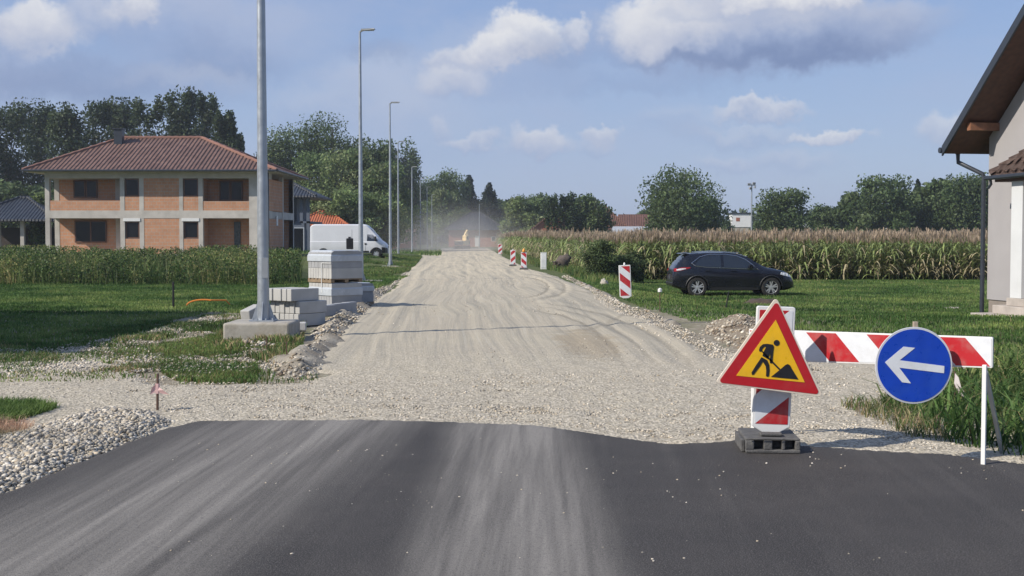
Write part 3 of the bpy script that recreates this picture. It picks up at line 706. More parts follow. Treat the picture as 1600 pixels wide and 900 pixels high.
def M_tiles(name, c1, c2, pitch=.30, row=.34, gloss=.7):
    m = bpy.data.materials.new(name); t = NT(m); p = t.obj(); x, y, z = t.sep(p)[:3]
    nn = t.sep(t.n('ShaderNodeTexCoord').outputs['Normal'])
    f = t.math('GREATER_THAN', t.math('ABSOLUTE', nn[0]), t.math('ABSOLUTE', nn[1]))
    u = t.math('ADD', t.math('MULTIPLY', x, t.math('SUBTRACT', 1.0, f)), t.math('MULTIPLY', y, f))
    w = t.math('SINE', t.math('MULTIPLY', u, 2 * PI / pitch)); rr = t.math('FRACT', t.math('DIVIDE', z, row * .42))
    h = t.math('ADD', t.math('MULTIPLY', w, .5), t.math('MULTIPLY', rr, -.5))
    cell = t.n('ShaderNodeTexWhiteNoise', Vector=t.comb(t.math('FLOOR', t.math('DIVIDE', u, pitch)), t.math('FLOOR', t.math('DIVIDE', z, row * .42)), 0.0)).outputs[0]
    c = t.mix(cell, c4(c1), c4(c2)); c = t.mix(t.mr(t.noise(p, .8, 5), .4, .7, 0, .4), c, c4([q * .5 for q in c1[:3]]))
    c = t.mix(t.mr(rr, .0, .14, .55, 0), c, c4([q * .3 for q in c1[:3]]))
    t.finish(c, gloss, h, 1.0, .09, spec=.3); MATS[name] = m; return m
TILE_R = M_tiles('brown red roof tiles', (.105, .058, .046), (.165, .098, .078))
TILE_D = M_tiles('anthracite roof tiles', (.022, .026, .034), (.04, .045, .055), gloss=.45)
TILE_O = M_tiles('orange roof tiles', (.42, .13, .055), (.36, .10, .05))
TILE_B = M_tiles('old brown roof tiles', (.17, .085, .06), (.12, .06, .045))
TILE_P = M_tiles('dark brown concrete tiles', (.075, .05, .042), (.10, .068, .056))
STUC = M('lilac grey stucco', (.325, .31, .31), .9, .05, 1.5, bump=.35, bscale=70)
STUCW = M('off white stucco', (.56, .57, .57), .9, .05, 1.5, bump=.35, bscale=70)
GREYW = M('slate grey render', (.10, .12, .155), .85, .08, .8)
SOFF = M('stained soffit boards', (.085, .038, .024), .65, .3, 8)
BEAM = M('oiled timber', (.22, .10, .055), .6, .25, 6)

# ================================================================== lamp posts
def lamp(label, px, d, H=10.0, group='lamp posts in a line along the road', z=0.0, rz=0.0, hb=.45, first=None):
    if first is None:
        r_ = T('street_lamp', label, 'lamp post', group=group)
        MB().tube([(0, 0, .02), (0, 0, .9), (0, 0, H)], [.105, .098, .045], 12).build('pole', GALV, r_, smooth=True)
        b = MB(); b.obox((0, 0, .012), (.42, .42, .024))
        for k_ in range(4):
            a = k_ * PI / 2; c_, s_ = math.cos(a), math.sin(a); q = [(c_ * .09, s_ * .09), (c_ * .2, s_ * .2)]
            b.add([(q[0][0], q[0][1] + .0, .024), (q[1][0], q[1][1], .024), (q[0][0], q[0][1], .36), (q[0][0] - s_ * .012, q[0][1] + c_ * .012, .024), (q[1][0] - s_ * .012, q[1][1] + c_ * .012, .024), (q[0][0] - s_ * .012, q[0][1] + c_ * .012, .36)], [(0, 1, 2), (5, 4, 3), (0, 3, 4, 1), (1, 4, 5, 2), (2, 5, 3, 0)])
            for sx in (-.03, .03): b.lathe([(0, .016), (.03, .016), (.03, 0)], 6, 'z', (c_ * .17 + -s_ * sx * 2.5, s_ * .17 + c_ * sx * 2.5, .024))
        b.build('base_plate', GALV, r_)
        MB().box(-.004, .10, -.012, .012, .75, 1.1).build('service_door', M('worn galvanised', (.30, .32, .34), .5, metal=.5), r_, loc=(0, -.09, 0), rot=(0, 0, -PI / 2 + PI / 2))
        h_ = MB(); h_.tube([(0, 0, H - .05), (.12, 0, H + .03)], .035, 8)
        h_.add([(.05, -.11, H + .0), (.62, -.10, H + .05), (.62, .10, H + .05), (.05, .11, H + .0), (.08, -.12, H + .07), (.60, -.09, H + .085), (.60, .09, H + .085), (.08, .12, H + .07)], [(0, 1, 2, 3), (7, 6, 5, 4), (0, 4, 5, 1), (1, 5, 6, 2), (2, 6, 7, 3), (3, 7, 4, 0)])
        hd = h_.build('lamp_head', M('silver lamp housing', (.36, .37, .37), .5), r_)
        MB().box(.22, .58, -.07, .07, H + .001, H + .012).build('lens', M('lamp glass', (.5, .5, .46), .2), hd)
    else:
        r_ = copy_tree(first); r_['label'] = label
    X_ = D(px, 400, d).x; r_.location = (X_, d, (float(ground_z(X_, d)) if z is None else z)); r_.rotation_euler.z = rz
    r_.scale = (1, 1, H / 10) if first is not None else (1, 1, 1)
    return r_
L0 = lamp('nearest lamp post, bolted on a big concrete block, its top out of view', 411, 21.6, z=.315)
LL = [('second lamp post from the front, beside the pallets of kerbstones', 564, 50.3), ('third lamp post from the front, just in front of the white van\'s nose', 610, 77),
      ('fourth lamp post from the front, right behind the one by the van', 622.5, 108), ('fifth lamp post, first one with its head below the treetops', 644, 146),
      ('sixth lamp post, between the fifth and the dense distant group', 657, 175), ('seventh lamp post in the row, seen against green bushes', 667.5, 204),
      ('eighth lamp post, shorter looking one just left of the last', 675, 240), ('last and smallest lamp post of the left row, next to the dust', 684, 262)]
for i, (lb, px, d) in enumerate(LL):
    lamp(lb, px, d, 10.0, first=L0, z=0.03, rz=(i % 3 - 1) * .12)
lamp('lone lamp post in front of the low brick house at the road end', 749, 228, 7.9, first=L0, z=.03, rz=.2)

blk = MB(); blk.box(-.56, .56, -.5, .6, -.1, .31)
blk.build('concrete_footing', CONC, None, bevel=.035, loc=(D(411, 503, 21.6).x, 21.5, .005)); tagit(bpy.data.objects['concrete_footing'], 'stained square concrete footing under the nearest lamp post', 'concrete block')
for px, d, lb in ((610, 77, 'low concrete footing under the lamp post by the van'), (564, 50.3, 'small flat concrete footing under the lamp post beside the pallets')):
    o = MB().box(-.7, .7, -.6, .6, -.1, .10).build('concrete_footing', CONC, None, bevel=.03, loc=(D(px, 420, d).x + .2, d, -.05)); tagit(o, lb, 'concrete block')

# ================================================================== roadworks signs
def round_poly(pts, r, n=6):
    out = []; N = len(pts)
    for i in range(N):
        p0, p1, p2 = Vector(pts[i - 1]), Vector(pts[i]), Vector(pts[(i + 1) % N])
        a, b = (p0 - p1).normalized(), (p2 - p1).normalized(); ang = a.angle(b); tl = r / math.tan(ang / 2)
        c = p1 + (a + b).normalized() * (r / math.sin(ang / 2)); s0 = p1 + a * tl; s1 = p1 + b * tl
        a0 = math.atan2(s0.y - c.y, s0.x - c.x); a1 = math.atan2(s1.y - c.y, s1.x - c.x); da = (a1 - a0 + PI) % (2 * PI) - PI
        for k_ in range(n + 1): out.append((c.x + r * math.cos(a0 + da * k_ / n), c.y + r * math.sin(a0 + da * k_ / n)))
    return out
def circ(c, r, n=28): return [(c[0] + r * math.cos(2 * PI * k_ / n), c[1] + r * math.sin(2 * PI * k_ / n)) for k_ in range(n)]
# --- red triangle with the digging man
Yt = 9.88; tri_loc = Vector((D(1203, 600, Yt).x, Yt, .05))
def tz(x_, y_):
    w_ = D(1120 + x_ / 5.624, 465 + y_ / 5.624, Yt); return (w_.x - tri_loc.x, w_.z - tri_loc.z)
tri = T('triangular_sign', 'red bordered yellow triangle sign with digging worker, hung on the striped beacon', 'road sign', tri_loc)
pl = MB(); pl.prism(round_poly([tz(522, -8), tz(-18, 752), tz(938, 876)], .022), 0, .012); pl.build('plate', CREAM, tri, bevel=.003)
MB().prism(round_poly([tz(527, 28), tz(12, 745), tz(905, 852)], .020), -.003, .001).build('red_border', RED, tri)
MB().prism([tz(517, 195), tz(170, 685), tz(772, 745)], -.0055, -.002).build('yellow_field', YEL, tri)
fig = MB()
for pg in ([(405, 408), (440, 405), (490, 412), (500, 430), (495, 470), (490, 520), (488, 560), (480, 578), (466, 575), (462, 550), (468, 515), (468, 490), (455, 520), (448, 540), (400, 512), (405, 485), (432, 432), (415, 432), (398, 452), (392, 472), (375, 475), (368, 460), (378, 432)],
           [(392, 522), (440, 548), (458, 590), (462, 640), (456, 690), (442, 696), (430, 688), (433, 640), (428, 602), (402, 562), (380, 600), (322, 676), (308, 678), (303, 658), (345, 590)],
           circ((524, 397), 26), [(388, 470), (396, 464), (470, 538), (556, 626), (546, 636), (462, 552)],
           [(475, 695), (548, 637), (600, 592), (620, 582), (640, 592), (660, 630), (715, 718), (600, 708)]):
    fig.prism([tz(*q) for q in pg], -.0085, -.005)
fig.build('worker_symbol', BLK, tri)
MB().box(-.02, .02, .012, .045, .5, .95).build('mounting_clip', GALV, tri)
# --- striped beacons
def beacon(name, label, loc, w, z0, z1, mat, tilt=0, base=True, lampc=None, group=None, knob=True):
    r_ = T(name, label, 'beacon', loc, group=group, rot=(0, tilt, 0))
    q = round_poly([(-w / 2, z0 + .05), (-w * .22, z0), (w * .22, z0), (w / 2, z0 + .05), (w / 2, z1), (-w / 2, z1)], .02)
    MB().prism(q, 0, .045).build('body', PLWHITE, r_, bevel=.006)
    MB().prism(round_poly([(-w / 2 + .022, z0 + .07), (w / 2 - .022, z0 + .07), (w / 2 - .022, z1 - .03), (-w / 2 + .022, z1 - .03)], .006), -.003, .0).build('striped_face', mat, r_)
    if knob: MB().lathe([(0, .0), (0, .028), (.05, .024), (.07, .012), (.07, 0)], 12, 'z', (0, .022, z1)).build('handle', PLWHITE, r_, smooth=True)
    if lampc:
        a = MB().lathe([(0, .0), (0, .075), (.05, .08), (.13, .06), (.17, .02), (.17, 0)], 14, 'z', (0, .02, z1 + .03)).build('warning_light', M('amber lens', (.75, .28, .02), .25), r_, smooth=True)
        MB().box(-.05, .05, -.03, .07, z1, z1 + .04).build('lamp_socket', BLKPL, a)
    if base: MB().prism([(-.24, 0), (.24, 0), (.20, .10), (-.20, .10)], -.2, .25).build('rubber_foot', RUB, r_, bevel=.01)
    return r_
S_up = lambda n_, per=.40, off=0: M_stripes(n_, c4((.42, .012, .018)), c4((.66, .68, .70)), -.85, 1, per, off)
S_dn = lambda n_, per=.40, off=0: M_stripes(n_, c4((.42, .012, .018)), c4((.66, .68, .70)), .85, 1, per, off)
bloc = Vector((D(1203, 700, 10.03).x, 10.03, .06))
beacon('traffic_beacon', 'large red and white striped beacon behind the triangle sign, in a rubber foot', bloc, .31, .12, 1.14, M_stripes('beacon stripes rising right', c4((.42, .012, .018)), c4((.66, .68, .70)), -.85, 1, .48, -.06), tilt=R(2.2), base=False, knob=False)
ft = T('rubber_foot', 'grey recycled rubber base block with square pockets, holding the big beacon', 'sign base', (D(1204, 700, 9.94).x, 9.94, .053), R(-4))
ft.scale = (.95, .85, .84); f_ = MB(); f_.box(-.225, .225, -.18, .5, 0, .03); f_.box(-.225, .225, -.15, .5, .115, .135)
for a, b in ((-.225, -.155), (-.075, -.005 + .0), (.075, .10), (.185, .225)): f_.box(a, b, -.168, .49, .03, .115)
f_.box(-.15, .18, -.05, .45, .031, .124); f_.build('pocket_block', RUB, ft, bevel=.008)
f2 = MB(); f2.box(-.255, -.228, -.10, .45, 0, .11); f2.box(-.20, .10, -.19, -.181, .128, .142); f2.box(-.09, .09, -.06, .06, .146, .165); f2.build('clamp_block', RUB, ft, bevel=.006)
p_ = P(978, 473)
beacon('traffic_beacon', 'nearest striped beacon on the right verge, left of the black car', (p_.x, 33.8, float(ground_z(p_.x, 33.8)) + .12), .32, .0, .90, S_dn('beacon stripes falling right', .42, .05), tilt=R(-2.5), base=False)
beacon('traffic_beacon', 'small striped beacon with an amber warning lamp on top', (D(818.5, 421, 68).x, 68, .04), .31, .04, .94, S_dn('distant beacon stripes falling', .42, .1), lampc=True, group='small beacons on the right edge', knob=False)
beacon('traffic_beacon', 'small striped beacon without a lamp, left of the one with amber light', (D(801.5, 416, 76.5).x, 76.5, .04), .31, .04, .98, S_up('distant beacon stripes rising', .42, .1), group='small beacons on the right edge')
beacon('traffic_beacon', 'farthest and smallest beacon, at the end of the gravel road', (D(781.5, 392, 125).x, 125, .12), .40, .0, 1.02, S_up('farthest beacon stripes', .5, .2), base=False)
# --- barrier board on its trestle
A_ = D(1170, 540, 10.65); B_ = D(1551, 550, 9.33); dv = Vector((B_.x - A_.x, B_.y - A_.y, 0)); Lb = dv.length; rzb = math.atan2(dv.y, dv.x)
bar = T('road_barrier', 'long red and white striped barrier board on thin white steel legs', 'barrier', (A_.x, A_.y, .0), rzb)
MB().prism(round_poly([(0, .708), (Lb, .775), (Lb, 1.008), (0, .974)], .012), 0, .022).build('edge_board', PLWHITE, bar, bevel=.002)
MB().prism([(.006, .72), (Lb - .008, .787), (Lb - .008, .996), (.006, .962)], -.003, -.0003).build('striped_face', M_stripes('barrier stripes', c4((.42, .012, .018)), c4((.66, .68, .70)), 1.0, .92, .535, -.53 - .975 * .92), bar)
for x0_, yb, top, bot in ((.03, .03, .72, .07), (Lb - .045, -.035, .80, .03)):
    MB().box(x0_ - .016, x0_ + .016, yb - .012, yb + .012, bot, top).build('leg', PLWHITE, bar, bevel=.003)
bk = MB(); bk.tube([(Lb - .06, .03, .74), (Lb - .12, .62, .02)], .02, 4); bk.build('rear_leg', GALV, bar)
bk = MB(); bk.tube([(.035, .05, .74), (.06, .55, .03)], .018, 4); bk.build('rear_leg', GALV, bar)
MB().box(.05, Lb - .06, .024, .045, .80, .83).build('stiffening_rail', GALV, bar)
# --- blue roundel
Yr = 9.42; cw = D(1428.5, 571, Yr); rl = Vector((cw.x, Yr, .05))
rs = T('mandatory_sign', 'round blue sign with a white arrow pointing left, in front of the barrier board', 'road sign', rl)
def rz_(x_, y_):
    w_ = D(1100 + x_ / 3.104, 450 + y_ / 3.104, Yr); return (w_.x - rl.x, w_.z - rl.z)
rc = rz_(1018, 376); rad = 60.5 * Yr / F
MB().prism(circ(rc, rad, 64), 0, .012).build('plate', M('grey white rim', (.55, .56, .58), .4), rs, bevel=.003)
MB().prism(circ(rc, rad * .945, 64), -.003, .001).build('blue_disc', BLUE, rs)
MB().prism([rz_(*q) for q in ((877, 360), (967, 284), (1023, 290), (948, 350), (1165, 378), (1163, 413), (946, 386), (1003, 462), (960, 457))], -.0055, -.002).build('arrow', WHITE, rs)
MB().box(-.022 + .02, .03, .013, .05, rc[1] - .1, D(1430, 503, Yr).z - rl.z).build('post', M('grey weathered stake', (.34, .28, .21), .85, .2, 9), rs, bevel=.003)
MB().box(-.06, .07, .051, .17, rc[1] + .12, rc[1] + .16).build('bracket', GALV, rs)

# ================================================================== stakes and small roadside things
def stake(name, label, px, py, h, r=.013, mat=RUST, ribbon=None, lean=0.0, cat='stake', d=None):
    p_ = P(px, py); s_ = T(name, label, cat, (p_.x, p_.y, p_.z), rot=(0, lean, 0))
    MB().tube([(0, 0, -.1), (0, 0, h)], r, 6).build('rod', mat, s_)
    if ribbon == 'tape':
        b = MB(); b.add([(-.01, -.012, h - .10), (-.05, -.03, h - .14), (-.07, -.02, h - .21), (-.02, -.015, h - .19)], [(0, 1, 2, 3)]); b.add([(.01, -.012, h - .13), (.06, -.03, h - .16), (.12, -.02, h - .205), (.05, -.015, h - .20), (-.02, -.015, h - .17)], [(0, 1, 2, 3, 4)])
        b.tube([(0, 0, h - .2), (0, 0, h - .1)], r * 1.7, 6); b.build('marker_tape', M('faded pink tape', (.62, .40, .38), .6), s_)
        MB().tube([(0, 0, h - .46), (0, 0, h - .42)], r * 1.25, 6).build('paint_band', YEL, s_)
    if ribbon == 'cap': MB().lathe([(0, 0), (0, .05), (.07, .05), (.10, 0)], 8, 'z', (0, 0, h - .05)).build('cap', PLWHITE, s_)
    return s_
stake('survey_stake', 'rusty iron stake with pink marker tape, at the edge of the near asphalt', 246, 646, .40, ribbon='tape', lean=R(1))
stake('fence_post', 'dark thin post standing alone in the left lawn', 271, 482, .66, .028, BLKPL)
stake('survey_stake', 'thin stake with a white cap in grass between beacon and car', 1031, 487, .52, .011, ribbon='cap')
stake('survey_stake', 'short dark leaning stake in grass in front of the car\'s doors', 1134, 484, .50, .018, BLKPL, lean=R(9))
s_ = stake('survey_stake', 'thin stake with torn white and red tape in the weeds behind the round sign', 1492, 645, .42, .007, RUST, lean=R(-1))
b = MB(); b.add([(0, -.01, .40), (.03, -.02, .36), (.05, -.03, .27), (.10, -.02, .19), (.16, -.02, .12), (.12, -.01, .13), (.03, -.01, .2), (-.01, -.01, .3)], [(0, 1, 2, 7), (2, 3, 6, 7), (3, 4, 5, 6)]); b.build('torn_tape', M('white red tape', (.7, .62, .6), .6), s_)
for (px, py, lb) in ((417, 557, 'short thin peg in the pale rubble left of the road'), (448, 567, 'small peg at the grass tuft corner near the crossing'), (632, 413, 'thin white topped peg beside the lamp footing')):
    stake('survey_stake', lb, px, py, .30, .008)
pa = P(291, 480); hs = MB(); hs.tube([Vector((.55 * (1 - math.cos(a)) * .8, .02, .19 * math.sin(a) ** .8 if 0 < a < PI else 0)) for a in np.linspace(0, 2.0, 12)] + [Vector((.95, .3, .16)), Vector((1.05, .5, -.02))], .02, 6)
o = hs.build('conduit_hose', M('orange plastic conduit', (.62, .20, .03), .45), None, smooth=True, loc=(pa.x, pa.y, pa.z)); tagit(o, 'orange conduit looping out of the ground in the left lawn', 'hose')
# white marker block and torn-out root by the right verge
pw = P(848.5, 420); wb = T('utility_cabinet', 'plain white utility box standing in the verge grass', 'utility box', (pw.x, 70, 0), R(4))
MB().box(-.16, .16, -.12, .12, 0, .93).build('housing', PLWHITE, wb, bevel=.008); MB().box(-.14, .14, -.128, -.121, .1, .88).build('door', M('white enamel door', (.74, .75, .74), .4), wb, bevel=.003); MB().box(-.165, .165, -.125, .125, .931, .95).build('lid', PLWHITE, wb)
pr = P(870, 418); rt = T('tree_stump', 'grey brown uprooted tree stump leaning in the verge grass', 'tree stump', (D(870, 400, 68).x, 68, .15), rot=(R(0), R(50), R(20)))
V = ICO_V; st = MB()
prof = [(-.30, .0), (-.30, .2), (-.28, .30), (-.15, .34), (0, .33), (.12, .29), (.25, .25), (.38, .24), (.48, .2), (.50, .1), (.5, 0)]
st.lathe(prof, 14, 'z', (0, 0, .45)); o = st.build('wood', M('dead bark', (.085, .068, .056), .95, .35, 5, bump=.9, bscale=9), rt, smooth=True)
for v in o.data.vertices: v.co = Vector((v.co.x * (1 + .5 * (random.random() - .5)), v.co.y * (1 + .5 * (random.random() - .5)), v.co.z + .12 * (random.random() - .5)))
rr_ = MB()
for k_ in range(9):
    a = k_ * .7; rr_.tube([(0, 0, .3), (math.cos(a) * .26, math.sin(a) * .26, .14), (math.cos(a) * .38, math.sin(a) * .38, .02 + random.random() * .12)], [.10, .08, .03], 5)
rr_.build('roots', MATS['dead bark'], rt)
# clumps of dug soil in the right lawn
def clod(label, px, py, sx, sy, h, seed, mat=MD, name='soil_clod'):
    p_ = P(px, py); rg = np.random.default_rng(seed); nn_ = 26; g1, g2 = np.meshgrid(np.linspace(-1, 1, nn_), np.linspace(-1, 1, nn_)); rr2 = np.hypot(g1, g2)
    Z = h * (sm((1 - rr2) / .6)) * (.5 + fbm(g1 * 3 + seed, g2 * 3, seed)) - .04; id_ = np.arange(nn_ * nn_).reshape(nn_, nn_)
    Fc = np.stack([id_[:-1, :-1].ravel(), id_[:-1, 1:].ravel(), id_[1:, 1:].ravel(), id_[1:, :-1].ravel()], 1)
    o = np_obj(name, np.stack([g1.ravel() * sx, g2.ravel() * sy, Z.ravel()], 1), Fc, mat, smooth=False); o.location = p_; return tagit(o, label, 'soil clod')
clod('dark brown heap of dug soil lying in the lawn in front of the car', 1190, 474, .75, .8, .17, 3, M('dark moist soil', (.065, .045, .032), .95, .35, 6, bump=.6))
clod('pale broken slab lying in the grass near the house steps', 1488, 482, .42, .3, .07, 5, CONC, 'broken_slab')
clod('grey lump of rubble in the verge grass left of the nearest beacon', 944, 444, .22, .3, .2, 8, CONC, 'rubble_lump')

# ================================================================== kerbstones
def kerb_mesh(L, w_, h): return MB().box(0, L, 0, w_ - .006, 0, h - .004)
ang = R(53); n0 = None
corner = P(466, 512)
for layer in range(3):
    for k_ in range(6):
        if n0 is None:
            n0 = kerb_mesh(.74, .132, .245).build('kerbstone', KERBL, None, bevel=.012); n0.data.name = 'kerbstone'; o = n0
        else: o = n0.copy(); COL.objects.link(o)
        jx = random.uniform(-.02, .02) + (.0, .02, -.12)[layer]; yy = k_ * .135 + (.0, .0, .07)[layer] + random.uniform(-.003, .003)
        o.location = (corner.x + math.cos(ang) * jx - math.sin(ang) * yy, corner.y + math.sin(ang) * jx + math.cos(ang) * yy, .02 + layer * .247)
        o.rotation_euler = (0, 0, ang + random.uniform(-.015, .015))
        tagit(o, 'pale kerbstone in the %s layer of the loose pile by the lamp footing' % ('bottom', 'middle', 'top')[layer], 'kerbstone', 'kerbstones in the loose pile')
tagit(n0, 'pale concrete kerbstone in the bottom layer of the loose pile beside the lamp footing', 'kerbstone', 'kerbstones in the loose pile')
for (px, py, d_, a, lb, tp) in ((506, 503, 26.5, 60, 'first', 0), (517, 502, 27, 64, 'second', 0), (529, 500, 27.4, 58, 'third', 0), (541, 498, 27.8, 62, 'last', 0)):
    o = kerb_mesh(.42, .15, .25).build('kerbstone', KERB, None, bevel=.02, loc=(D(px, py, d_).x, d_, .07), rot=(0, 0, R(a)))
    tagit(o, '%s of the short grey kerbstones in the low row before the pallets, counted from left' % lb, 'kerbstone', 'short kerbstones in the low row')
o = kerb_mesh(.6, .22, .16).build('kerbstone', KERBL, None, bevel=.02, loc=(D(452, 505, 24).x - .05, 22.6, .06), rot=(0, 0, R(8))); tagit(o, 'single kerbstone lying against the right side of the lamp footing', 'kerbstone')
o = kerb_mesh(.5, .22, .2).build('kerbstone', KERBL, None, bevel=.02, loc=(D(388, 500, 24).x, 24.2, .15), rot=(0, R(-12), R(70))); tagit(o, 'tilted kerbstone leaning behind the lamp footing on its left', 'kerbstone')

def kerb_pallet(label, loc, rz, a, b, tiers, wrap_top, z0=0, strap=False):
    r_ = T('kerbstone_pallet', label, 'pallet load', loc, rz, 'pallet loads of kerbstones')
    p_ = MB()
    for i in range(3): p_.box(0, a, b * i / 2 * .88, b * i / 2 * .88 + .1, z0, z0 + .07)
    for i in range(7): p_.box(i * (a - .1) / 6, i * (a - .1) / 6 + .1, 0, b, z0 + .072, z0 + .095)
    p_.build('pallet', WOOD, r_)
    z_ = z0 + .098
    for ti, (h, mat, slope) in enumerate(tiers):
        nk = 9 if ti % 2 == 0 else 7; m_ = MB(); wd = a / nk
        for i in range(nk):
            x0_ = i * wd + .003; x1_ = (i + 1) * wd - .003
            m_.prism([(0.01, z_), (b - .01, z_), (b - .01, z_ + h - slope * .5), (b - .07 - slope, z_ + h), (.04 + slope, z_ + h), (.01, z_ + h - slope)], x0_, x1_, 'yz')
        m_.build('kerb_layer', mat, r_, bevel=.006); z_ += h + .003
    if wrap_top:
        h = wrap_top; w_ = MB(); e = .012; ins = .09
        zb, zt = z_ - h, z_ + .012
        ring = lambda i_, z: [(-e + i_, -e + i_, z), (a + e - i_, -e + i_, z), (a + e - i_, b + e - i_, z), (-e + i_, b + e - i_, z)]
        vs = ring(0, zb) + ring(0, zb + h * .55) + ring(ins, zt); fs = [(i + 4 * k_, (i + 1) % 4 + 4 * k_, (i + 1) % 4 + 4 * k_ + 4, i + 4 * k_ + 4) for k_ in range(2) for i in range(4)] + [(8, 9, 10, 11)]
        w_.add(vs, fs); w_.build('plastic_wrap', WRAP, r_, bevel=.012)
    if strap:
        s_ = MB(); s_.box(a * .60, a * .60 + .018, -.016, -.006, z0 - .25, z_ - .30); s_.box(a * .60, a + .01, -.016, -.006, z_ - .31, z_ - .295); s_.build('strap', PLWHITE, r_)
    return z_
cn = D(518, 478, 30.6); rzp = R(-48)
# local x runs up-left ... corner nearest the camera is at local (a,0)
def ploc(cx, cy, a, rz): return (cx - math.cos(rz) * a, cy - math.sin(rz) * a)
a_, b_ = 1.02, .92
lx, ly = ploc(cn.x, cn.y, a_, rzp)
zt = kerb_pallet('lower pallet load of kerbstones, wrapped in white plastic, under the tall one', (lx, ly, .0), rzp, a_, b_, [(.28, KERB, .0), (.25, KERBL, 0)], .30)
kerb_pallet('upper pallet load of grey kerbstones with shiny plastic over its top', (lx - .02, ly + .02, zt + .016), rzp, a_ + .02, b_ + .02, [(.26, KERBL, .0), (.22, KERB, .0), (.20, KERB, .05)], .26, strap=True)
kerb_pallet('low pallet load of kerbstones peeping out behind the two stacked pallets', (lx + .25, ly + 1.15, .0), rzp, .9, .9, [(.25, KERB, .0), (.23, KERB, .04)], .2)
bn = T('plastic_canister', 'black plastic canister standing on the topmost kerbstone pallet', 'canister', (D(546.5, 388, 30.9).x, 30.9, 1.475), R(10))
MB().box(-.085, .085, -.07, .07, 0, .27).build('body', BLKPL, bn, bevel=.015); MB().tube([(-.03, 0, .27), (-.03, 0, .30), (.03, 0, .30), (.03, 0, .27)], .009, 6).build('handle', BLKPL, bn); MB().lathe([(0, 0), (0, .02), (.03, .02), (.03, 0)], 10, 'z', (0, .045, .27)).build('cap', BLKPL, bn)

